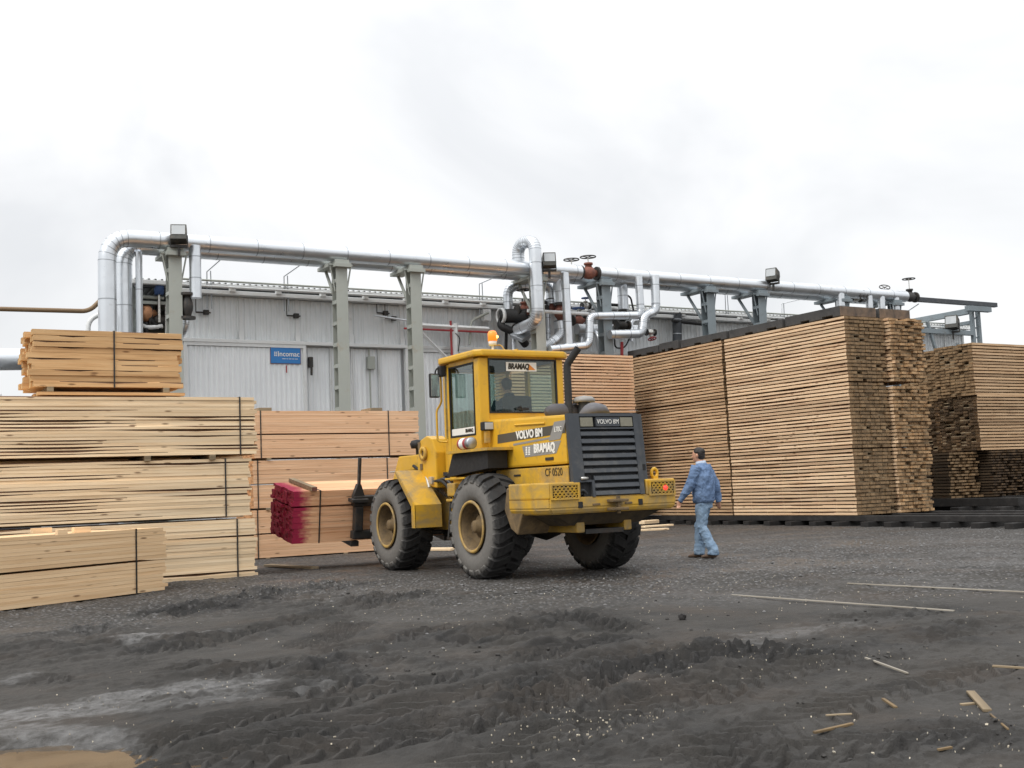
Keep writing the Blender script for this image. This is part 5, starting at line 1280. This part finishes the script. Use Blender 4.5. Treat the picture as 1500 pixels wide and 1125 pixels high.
# cab interior
ST = lp('seat', 'cab_dark', lambda b: (b.rbox(-.16, .32, .84, .98, 2.02, 2.66, .06), b.rbox(-.20, .30, .98, 1.5, 1.86, 2.02, .05), b.rbox(-.1, .2, 1.0, 1.4, 1.55, 1.86, .03)), CB)
lp('steering_column', 'cab_dark', lambda b: (b.tube([(.05, 1.95, 1.55), (.05, 1.75, 2.25)], .05, 10), b.tube([Vector((.05+.18*math.cos(2*math.pi*k/20), 1.74-.07*math.sin(2*math.pi*k/20), 2.27+.16*math.sin(2*math.pi*k/20))) for k in range(21)], .016, 6, cap=False)), CB)
lp('roof_console', 'cab_dark', lambda b: b.rbox(-.5, -.15, .80, 1.0, 3.02, 3.168, .02), CB)
# rear work light by the cab
def PC(px, py, y): return P(px, py, 1, LO.y+y)-LO
wl = PC(723, 624, .45); wl.x = -.70
lp('work_light', 'black', lambda b: b.rbox(wl.x-.085, wl.x+.085, wl.y-.02, wl.y+.10, wl.z-.065, wl.z+.065, .02), CB)
lp('work_light_lens', 'fluor', lambda b: b.rbox(wl.x-.07, wl.x+.07, wl.y-.032, wl.y-.021, wl.z-.05, wl.z+.05, .005), CB)
lp('light_bracket', 'yellow_dusty', lambda b: b.rbox(wl.x-.05, wl.x+.03, wl.y+.0, wl.y+.06, wl.z-.25, wl.z-.067, .01), CB)
# ---- rear fender platform beside the cab
def PX(px, py, x): q = P(px, py, 0, LO.x+x)-LO; return q
for s in (-1, 1):
    x0, x1 = sorted((s*1.06, s*.63)); x2, x3 = sorted((s*.82, s*.64))
    f_ = lp('rear_fender', 'yellow_dusty', lambda b: b.prism([(1.14, 1.79), (1.12, 1.83), (-.12, 1.83), (-.12, 1.79)], x0, x1, 0))
    if s < 0: fe = f_
    lp('fender_front', 'yellow', lambda b: b.prism([(1.36, 1.44), (1.14, 1.79), (1.10, 1.79), (1.32, 1.42)], x2, x3, 0), f_)
    lp('fender_liner', 'black', lambda b: b.prism([(1.28, 1.45), (1.08, 1.786), (.0, 1.786), (.0, 1.54)], *sorted((s*.98, s*.66)), 0), f_)
    lp('fender_lip', 'yellow', lambda b: b.rbox(*sorted((s*1.0, s*.64)), .70, 1.32, 1.405, 1.435, .008), f_)
lp('vent_steps', 'yellow', lambda b: [b.rbox(-.775, -.73, 1.30, 1.56, 1.50+k*.065, 1.535+k*.065, .01) for k in range(4)], CB)
ex = lp('extinguisher', 'red_paint', lambda b: b.lathe([(-.02, 0), (-.02, .05), (.03, .085), (.26, .085), (.26, 0)], Matrix.Translation((-.98, .80, 1.922)) @ Matrix.Rotation(-math.pi/2, 4, 'Z'), 18), fe)
lp('silver_end', 'alu_seam', lambda b: b.lathe([(.261, 0), (.261, .083), (.34, .088), (.355, .07), (.355, 0)], Matrix.Translation((-.98, .80, 1.922)) @ Matrix.Rotation(-math.pi/2, 4, 'Z'), 18), ex)
lp('white_label', 'white_ink', lambda b: b.lathe([(.08, .0865), (.2, .0865)], Matrix.Translation((-.98, .80, 1.922)) @ Matrix.Rotation(-math.pi/2, 4, 'Z'), 18), ex)
# exhaust and intake
EX = lp('exhaust_stack', 'cab_dark', lambda b: b.tube(bend([(.10, -.50, 2.15), (.10, -.50, 2.98), (.20, -.66, 3.20)], .05, 4), .054, 16, cap=False))
lp('exhaust_mouth', 'black', lambda b: b.tube([(.19, -.644, 3.178), (.195, -.652, 3.19)], .050, 14), EX)
lp('muffler', simple('sooty_muffler', lin(84, 82, 84), .7, .2, .15, 4), lambda b: b.lathe([(-.34, 0), (-.32, .07), (-.2, .12), (.25, .13), (.36, .08), (.38, 0)], Matrix.Translation((.05, -.42, 2.30)) @ Matrix.Rotation(.25, 4, 'Z'), 18))
PC_ = lp('air_precleaner', 'grille', lambda b: b.tube([(.33, -.55, 2.15), (.33, -.55, 2.44)], .085, 16))
lp('precleaner_cap', 'decal_grey', lambda b: b.lathe([(0, .0), (-.01, .16), (.03, .165), (.07, .12), (.09, 0)], Matrix.Translation((.33, -.55, 2.44)) @ Matrix.Rotation(-math.pi/2, 4, 'Y'), 20), PC_)
lp('intake_dome', simple('grey_intake', lin(92, 92, 96), .6, 0, .1, 4), lambda b: b.ell([(.22, -.95, 2.18), (.22, -.92, 2.26), (.22, -.86, 2.32), (.22, -.85, 2.345)], [(.24, .24), (.22, .2), (.13, .12), (.02, .02)]), hd)
# ---- articulation, front frame, lift arms
lp('articulation', 'black_steel', lambda b: (b.tube([(0, 1.62, .55), (0, 1.62, 1.32)], .12, 14), b.rbox(-.30, .30, 1.2, 1.62, .60, .72, .02), b.rbox(-.30, .30, 1.2, 1.62, 1.10, 1.22, .02)))
lp('front_frame', 'yellow_dusty', lambda b: (b.rbox(-.46, -.34, 1.72, 3.7, .62, 1.45, .02), b.rbox(.34, .46, 1.72, 3.7, .62, 1.45, .02), b.rbox(-.33, .33, 1.70, 1.85, .60, 1.4, .02), b.rbox(-.33, .33, 3.3, 3.6, .7, 1.3, .02)))
for s in (-1, 1):
    tw = lp('lift_tower', 'yellow', lambda b: b.prism([(2.10, 1.30), (2.10, 1.86), (2.22, 2.08), (2.42, 2.14), (2.66, 2.08), (2.78, 1.75), (2.78, 1.35)], s*.60-.15, s*.60+.15, 0, bev=.02))
    if s < 0: tw0 = tw
    MSx = Matrix.Translation((s*.75, 2.50, 1.86)) @ (Matrix.Identity(4) if s > 0 else Matrix.Rotation(math.pi, 4, 'Z'))
    lp('pivot_boss', 'yellow_dusty', lambda b: b.lathe([(0, .055), (0, .105), (.05, .115), (.05, .055)], MSx, 20, closed=True), tw)
    lp('pivot_pin', 'rim_dust', lambda b: b.lathe([(.0, .054), (.022, .054), (.022, 0)], MSx, 16), tw)
    lp('bolt_plate', 'rim_dust', lambda b: b.rbox(s*.755-.01, s*.755+.01, 2.64, 2.72, 1.93, 2.05, .005), tw)
    lp('bolt_plate', 'rim_dust', lambda b: b.rbox(s*.755-.01, s*.755+.01, 2.58, 2.66, 1.60, 1.70, .005), tw)
    lp('lift_arm', 'yellow', lambda b: b.prism([(2.55, 1.62), (3.50, 1.60), (4.02, 1.02), (4.02, .66), (4.14, .66), (4.16, 1.10), (3.62, 1.86), (2.60, 1.86)], s*.60-.10, s*.60+.10, 0, bev=.02), tw)
    fd = lp('front_fender', 'yellow_dusty', lambda b: b.prism([(2.66, 1.60), (1.98, 1.045), (1.98, .69), (2.02, .69), (2.02, 1.03), (2.68, 1.565)], *(sorted((s*1.20, s*.74))), 0))
    lp('fender_edge', 'yellow_dusty', lambda b: b.prism([(2.68, 1.565), (2.66, 1.60), (1.98, 1.045), (1.98, .69), (2.10, .69), (2.10, 1.02)], s*1.20-.008, s*1.20+.008, 0), fd)
    lp('fender_bracket', 'steel_bright', lambda b: b.rbox(s*1.05-.10, s*1.05+.10, 2.66, 3.0, 1.575, 1.60, .006), fd)
    lp('lift_cylinder', 'steel_bright', lambda b: b.tube([(s*.36, 1.95, 1.0), (s*.50, 3.1, 1.5)], .06, 12), tw)
tw = tw0
hl = P(611, 655, 0, LO.x-.58)-LO
lp('head_lamp', 'black', lambda b: (b.lathe([(-.04, 0), (-.04, .10), (.04, .12), (.09, .09), (.11, 0)], Matrix.Translation((hl.x, hl.y, hl.z+.02)) @ Matrix.Rotation(-math.pi/2, 4, 'Y'), 16), b.tube([(hl.x, hl.y, hl.z-.16), (hl.x, hl.y, hl.z)], .025, 8)), tw)
lp('tilt_cylinder', 'yellow', lambda b: (b.tube([(0, 2.3, 1.9), (0, 3.2, 1.9)], .09, 14), b.tube([(0, 3.2, 1.9), (0, 3.9, 1.75)], .05, 12)), tw)
for k in range(6):
    r_ = random.Random(k); x_ = -.72+.06*k
    lp('hydraulic_hose', 'hose' if k % 2 else 'black', lambda b: b.tube(bend([(x_, 1.55, 1.15+.03*k), (x_-.05, 1.85, 1.42+.04*k), (x_, 2.25, 1.40), (x_+.03, 2.6, 1.52+.03*k), (x_, 3.0, 1.68)], .25), .026, 8))
lp('hose_clamps', 'steel_bright', lambda b: (b.rbox(-.80, -.66, 2.18, 2.30, 1.36, 1.48, .015), b.tube([(-.78, 2.3, 1.3), (-.70, 2.6, 1.56)], .03, 8)))
lp('access_step', 'yellow_dusty', lambda b: (b.rbox(-.80, -.70, 1.40, 1.66, 1.16, 1.36, .02), b.rbox(-.80, -.60, 1.38, 1.70, 1.08, 1.12, .01), b.rbox(-.62, -.56, 1.30, 1.50, .60, 1.2, .02)))
lp('step_ladder', 'black_steel', lambda b: (b.box(-.85, -.45, 1.30, 1.62, .50, .54), b.tube([(-.82, 1.62, .5), (-.76, 1.6, 1.15)], .018, 6), b.tube([(-.82, 1.30, .5), (-.76, 1.32, 1.15)], .018, 6)))
# ---- fork carriage, tilted back
TILT = R(9.0)
MF = Matrix.Translation((0, 4.18, .42)) @ Matrix.Rotation(TILT, 4, 'X')
def fk(b):
    b.rbox(-1.34, 1.34, .02, .16, .62, .80, .02, M=MF); b.rbox(-1.34, 1.34, .02, .16, .06, .20, .02, M=MF)
    for s in (-1, 1):
        b.rbox(s*1.24-.075, s*1.24+.075, .00, .14, .20, .62, .02, M=MF); b.prism([(s*1.24-.10, .80), (s*1.24+.10, .80), (s*1.24+.03, 1.0), (s*1.24-.03, 1.0)], .04, .14, 1, M=MF)
        b.rbox(s*1.24-.022, s*1.24+.022, .04, .11, .99, 1.46, .008, M=MF)
        b.rbox(s*1.24-.16, s*1.24+.14, -.06, .15, .70, .76, .01, M=MF)
        b.rbox(s*.5-.08, s*.5+.08, .02, .16, .20, .62, .02, M=MF)
    b.rbox(-.70, -.48, -.25, .03, .25, .75, .03, M=MF); b.rbox(.48, .70, -.25, .03, .25, .75, .03, M=MF)
fkc = lp('fork_carriage', 'black_steel', fk)
for xx in (-1.24, -.55, .55, 1.24):
    lp('fork_tine', 'black_steel', lambda b: b.prism([(.16, -.09), (.16, .0), (1.45, -.02), (1.45, -.05)], xx-.07, xx+.07, 0, M=MF), fkc)
# bundle on the fork
bo = LO+MF @ Vector((-2.36, .185, .012))
package('lumber bundle with red-painted end carried on the loader fork', bo, 0, 4.7, 1.12, 17, .0498, .0005, 7, (MT['w_red'], MT['w_light_end']), None, jx=.009, jy=.002, straps=(.47, 4.2), seed=120, splits=(12,), topcols=True, tilt=TILT, endmat=MT['w_red_end'], endjag=.016)
bt = thing('timber_bearer', 'weathered timber bearer lying across the carried bundle', 'bearer', bo+Vector((.34, 0, 0))); bt.rotation_euler = (TILT, 0, 0)
b = MB(); b.rbox(-.05, .05, -.06, 1.10, .890, .960, .006); b.build('bar', MT['sticker'], bt)
b = MB(); b.box(-.045, .045, -.064, -.0605, .893, .957); b.build('end_grain', MT['rust'], bt)

# ------------------------------------------------------------------ people
def cloth(name, c0, c1, sc=6):
    t = NT(name); n = t.noise(sc, 6, .65); f = t.noise(120, 2)
    t.set(Base_Color=t.mix(t.ramp(n, [(.3, 0.0), (.7, 1.0)]), c0, c1), Roughness=.9); t.b.inputs['Specular IOR Level'].default_value = .15
    t.bump(t.math('ADD', t.noise(14, 4, .6, dist=.8), t.math('MULTIPLY', f, .1)), .7, .03); return t.m
skin = simple('skin', lin(196, 148, 122), .55, 0, .06, 8)
hair = simple('dark_hair', lin(38, 32, 29), .6, 0, .3, 40, bump=.6, bscale=60)
denim = cloth('washed_denim_jacket', lin(94, 116, 150), lin(114, 136, 168))
denim2 = cloth('light_denim_jeans', lin(116, 140, 166), lin(136, 157, 178))
def crease(me, amp, f):
    n = len(me.vertices); co = np.empty(n*3, np.float32); me.vertices.foreach_get('co', co); co = co.reshape(-1, 3)
    no = np.array([v.normal[:] for v in me.vertices])
    x, y, z = co[:, 0].astype(float), co[:, 1].astype(float), co[:, 2].astype(float)
    a = np.arctan2(y, x)
    q = 1-np.abs(2*fbm(a*1.6+9+x*f*.5, z*f, 1.0, 3, 3)-1); q2 = 1-np.abs(2*fbm(x*f*1.3+z*f*.8+40, y*f+z*f*.6+40, 1.0, 3, 8)-1)
    co = co + no*((np.maximum(q, q2)-.75)*amp)[:, None]
    me.vertices.foreach_set('co', co.astype(np.float32).ravel()); me.update()
def hand(b, wrist, d, side, n_fwd):
    """palm and five curled fingers hanging along d"""
    d = Vector(d).normalized(); f = Vector(n_fwd).normalized(); s = d.cross(f).normalized()*side
    w = Vector(wrist); b.ell([w-d*.03, w+d*.02, w+d*.06, w+d*.085], [(.026, .02), (.033, .018), (.038, .017), (.034, .014)], 10, ax=f)
    for k, (o, L) in enumerate(((-.028, .062), (-.010, .074), (.009, .078), (.027, .07))):
        p = w+d*.075-f*o*-1; cu = -s*.012
        b.ell([p, p+d*L*.45+cu*.3, p+d*L*.8+cu*1.2, p+d*L+cu*2.2], [(.0088, .0088), (.0085, .0085), (.0078, .0078), (.005, .005)], 8, ax=f)
    p = w+d*.025+f*.03; b.ell([p, p+d*.03+f*.016, p+d*.055+f*.018, p+d*.07+f*.015], [(.012, .012), (.0105, .0105), (.009, .009), (.005, .005)], 8, ax=f)
def person_walking(loc, heading):
    pt = thing('person', 'man in blue denim jacket and jeans walking past the tall stack', 'person', loc, heading)
    # joints, facing +y
    hipL, hipR = Vector((-.095, 0, .92)), Vector((.095, 0, .92))
    kL, kR = Vector((-.10, .0, .50)), Vector((.09, .12, .51))
    aL, aR = Vector((-.12, -.17, .105)), Vector((.085, .15, .10))
    shL, shR = Vector((-.185, .01, 1.46)), Vector((.185, .01, 1.46))
    eL, eR = Vector((-.27, .10, 1.18)), Vector((.27, -.11, 1.19))
    wL, wR = Vector((-.285, .27, .95)), Vector((.31, -.13, .92))
    head = Vector((0, .045, 1.655))
    b = MB()
    b.ell([(0, 0, .86), (0, 0, .98), (0, .0, 1.15), (0, .0, 1.35), (0, 0, 1.47), (0, 0, 1.51)], [(.15, .11), (.16, .115), (.14, .1), (.17, .11), (.14, .09), (.06, .06)])
    for h, k, a in ((hipL, kL, aL), (hipR, kR, aR)): b.ell([h, h.lerp(k, .5), k, k.lerp(a, .4), a], [(.085, .085), (.07, .07), (.055, .055), (.055, .055), (.04, .04)])
    for s, e, w in ((shL, eL, wL), (shR, eR, wR)): b.ell([s, s.lerp(e, .5), e, e.lerp(w, .4), w], [(.06, .06), (.048, .048), (.042, .042), (.04, .04), (.027, .027)])
    b.ell([(0, .0, 1.48), (0, .02, 1.56), (0, .035, 1.60)], [(.06, .06), (.055, .058), (.05, .055)])
    b.ell([head+Vector((0, .01, -.115)), head+Vector((0, .015, -.085)), head+Vector((0, .01, -.03)), head+Vector((0, 0, .03)), head+Vector((0, -.01, .08)), head+Vector((0, -.012, .112))], [(.03, .035), (.052, .062), (.07, .088), (.076, .098), (.064, .08), (.02, .03)], 18)
    b.ell([head+Vector((0, .09, .015)), head+Vector((0, .115, -.022)), head+Vector((0, .10, -.036))], [(.01, .008), (.016, .012), (.012, .008)], 8)
    b.ell([head+Vector((0, .078, -.06)), head+Vector((0, .095, -.066)), head+Vector((0, .078, -.078))], [(.022, .006), (.024, .008), (.02, .006)], 8)
    for s in (-1, 1): b.ell([head+Vector((s*.074, -.01, -.035)), head+Vector((s*.086, -.015, 0)), head+Vector((s*.078, -.012, .028))], [(.008, .014), (.01, .022), (.006, .014)], 8)
    hand(b, wL, (-.05, .35, -1), 1, (.15, 1, .3)); hand(b, wR, (.12, -.02, -1), -1, (-.1, 1, 0))
    me = fuse(b, .0085, 2); me.materials.append(skin); link('body', me, pt)
    for s in (-1, 1):
        e = MB(); e.ell([head+Vector((s*.032, .083, .012)), head+Vector((s*.032, .094, .012))], [(.007, .004), (.005, .003)], 8); e.build('eye', MT['black'], pt)
    # hair cap
    b = MB(); hc = head+Vector((0, -.02, .02))
    b.ell([hc+Vector((0, -.045, -.085)), hc+Vector((0, -.03, -.05)), hc+Vector((0, -.012, .0)), hc+Vector((0, .004, .045)), hc+Vector((0, .004, .085)), hc+Vector((0, 0, .112))], [(.05, .04), (.075, .062), (.086, .085), (.084, .098), (.066, .082), (.02, .03)], 18)
    me = fuse(b, .009, 2)
    rr_ = random.Random(1)
    for v in me.vertices: v.co += Vector((rr_.gauss(0, .0025), rr_.gauss(0, .0025), rr_.gauss(0, .003)))
    me.materials.append(hair); link('hair', me, pt)
    # jeans
    b = MB()
    b.ell([(0, -.005, .80), (0, -.005, .90), (0, 0, 1.02)], [(.165, .13), (.172, .13), (.16, .12)], 16)
    for h, k, a, s in ((hipL, kL, aL, -1), (hipR, kR, aR, 1)):
        b.ell([h+Vector((0, 0, .03)), h.lerp(k, .4), h.lerp(k, .85), k+Vector((0, .012, 0)), k.lerp(a, .3), k.lerp(a, .65), a+Vector((0, 0, .03)), a+Vector((0, .005, -.05))], [(.098, .105), (.092, .1), (.078, .083), (.078, .08), (.08, .078), (.078, .078), (.082, .085), (.085, .09)], 16)
    me = fuse(b, .011, 3)
    for v in me.vertices: v.co += Vector((math.sin(v.co.z*42+v.co.y*30)*.004, math.sin(v.co.z*35+v.co.x*40)*.005, 0))
    crease(me, .035, 9); me.materials.append(denim2); link('jeans', me, pt)
    # jacket: body, sleeves, collar
    b = MB()
    b.ell([(0, 0, .90), (0, 0, .925), (0, -.005, 1.0), (0, -.012, 1.15), (0, -.012, 1.3), (0, -.005, 1.42), (0, 0, 1.48), (0, .005, 1.525)], [(.195, .15), (.215, .165), (.225, .172), (.23, .172), (.235, .165), (.205, .14), (.15, .11), (.075, .08)], 20)
    for s, e, w in ((shL, eL, wL), (shR, eR, wR)):
        b.ell([s+Vector((0, 0, .02)), s.lerp(e, .3), s.lerp(e, .75), e, e.lerp(w, .35), e.lerp(w, .8), w, w+(w-e).normalized()*.03], [(.082, .085), (.085, .085), (.074, .074), (.071, .073), (.068, .07), (.058, .058), (.05, .05), (.048, .048)], 14)
    me = fuse(b, .012, 3)
    for v in me.vertices:
        k = 1 if v.co.z < 1.42 else .3
        v.co += Vector((math.sin(v.co.z*30+v.co.y*26)*.005*k, math.sin(v.co.z*24-v.co.x*38)*.006*k, 0))
    crease(me, .04, 8); me.materials.append(denim); jk = link('jacket', me, pt)
    b = MB(); b.ell([(0, .0, 1.495), (0, .008, 1.53), (0, .012, 1.56)], [(.095, .095), (.082, .086), (.078, .082)], 18); b.build('collar', cloth('pale_collar', lin(170, 184, 204), lin(196, 206, 220)), jk)
    b = MB(); b.ell([(0, 0, .885), (0, 0, .955)], [(.204, .157), (.219, .168)], 22); b.build('hem_band', denim, jk)
    # shoes
    for a, p in ((aL, -.02), (aR, .0)):
        b = MB(); b.ell([a+Vector((0, -.06, -.06)), a+Vector((0, -.03, -.05)), a+Vector((0, .05, -.058)), a+Vector((0, .13, -.072)), a+Vector((0, .19, -.08)), a+Vector((0, .21, -.085))], [(.03, .03), (.042, .05), (.045, .045), (.047, .034), (.038, .024), (.01, .012)], 12)
        me = fuse(b, .009, 2); me.materials.append(simple('brown_shoe', lin(92, 74, 60), .7, 0, .15, 9)); link('shoe', me, pt)
    return pt
mg = PG(1035, 817)
person_walking((mg.x, mg.y, gz_at(mg.x, mg.y)+.005), math.atan2(1, 0)*0 + (YAW*-1 + R(58)))

# driver seated in the cab
dp = thing('person', 'driver in dark jacket seated in the loader cab, seen from behind', 'person', LO+Vector((.06, 1.10, 2.14)))
b = MB()
b.ell([(0, 0, 0), (0, -.02, .15), (0, -.02, .35), (0, 0, .47), (0, .02, .55)], [(.17, .13), (.18, .13), (.2, .13), (.17, .1), (.06, .06)])
b.ell([(0, .02, .52), (0, .03, .60)], [(.055, .055), (.052, .055)])
hh_ = Vector((-.02, .05, .70))
b.ell([hh_+Vector((0, .02, -.11)), hh_+Vector((0, .015, -.07)), hh_+Vector((0, .005, 0)), hh_+Vector((0, 0, .06)), hh_+Vector((0, 0, .11))], [(.03, .035), (.055, .065), (.075, .095), (.068, .085), (.02, .02)], 16)
for s in (-1, 1):
    b.ell([(s*.12, .05, .02), (s*.15, .35, .06), (s*.15, .50, .02), (s*.15, .52, -.40)], [(.085, .085), (.07, .07), (.06, .06), (.045, .045)])
    b.ell([(s*.2, 0, .43), (s*.26, .12, .2), (s*.2, .40, .22)], [(.06, .06), (.045, .045), (.03, .03)]); hand(b, (s*.19, .42, .22), (-s*.2, 1, .1), s, (0, .1, 1))
me = fuse(b, .012, 2); me.materials.append(skin); link('body', me, dp)
b = MB()
b.ell([(0, 0, -.02), (0, -.02, .15), (0, -.025, .35), (0, -.005, .47), (0, .01, .535)], [(.21, .16), (.22, .165), (.235, .16), (.19, .125), (.075, .075)], 18)
for s in (-1, 1): b.ell([(s*.2, 0, .44), (s*.27, .1, .22), (s*.21, .38, .22)], [(.08, .08), (.065, .065), (.05, .05)])
me = fuse(b, .014, 3); me.materials.append(cloth('dark_teal_workwear', lin(34, 54, 66), lin(48, 70, 84))); jk = link('jacket', me, dp)
b = MB(); b.ell([(0, -.0, .47), (0, .015, .54), (0, .02, .565)], [(.13, .10), (.085, .085), (.08, .08)], 16); b.build('collar', simple('collar_cloth', lin(60, 74, 84), .9), jk)
b = MB(); hc = hh_+Vector((0, -.012, .02)); b.ell([hc+Vector((0, -.04, -.09)), hc+Vector((0, -.025, -.04)), hc+Vector((0, -.005, .01)), hc+Vector((0, .01, .06)), hc+Vector((0, .005, .105))], [(.05, .035), (.075, .065), (.083, .088), (.078, .095), (.025, .03)], 16)
me = fuse(b, .01, 2); me.materials.append(hair); link('hair', me, dp)
b = MB()
for s in (-1, 1): b.ell([(s*.15, .50, -.42), (s*.15, .58, -.43), (s*.15, .72, -.45)], [(.05, .05), (.05, .045), (.03, .025)])
me = fuse(b, .012, 2); me.materials.append(MT['black']); link('shoe', me, dp)
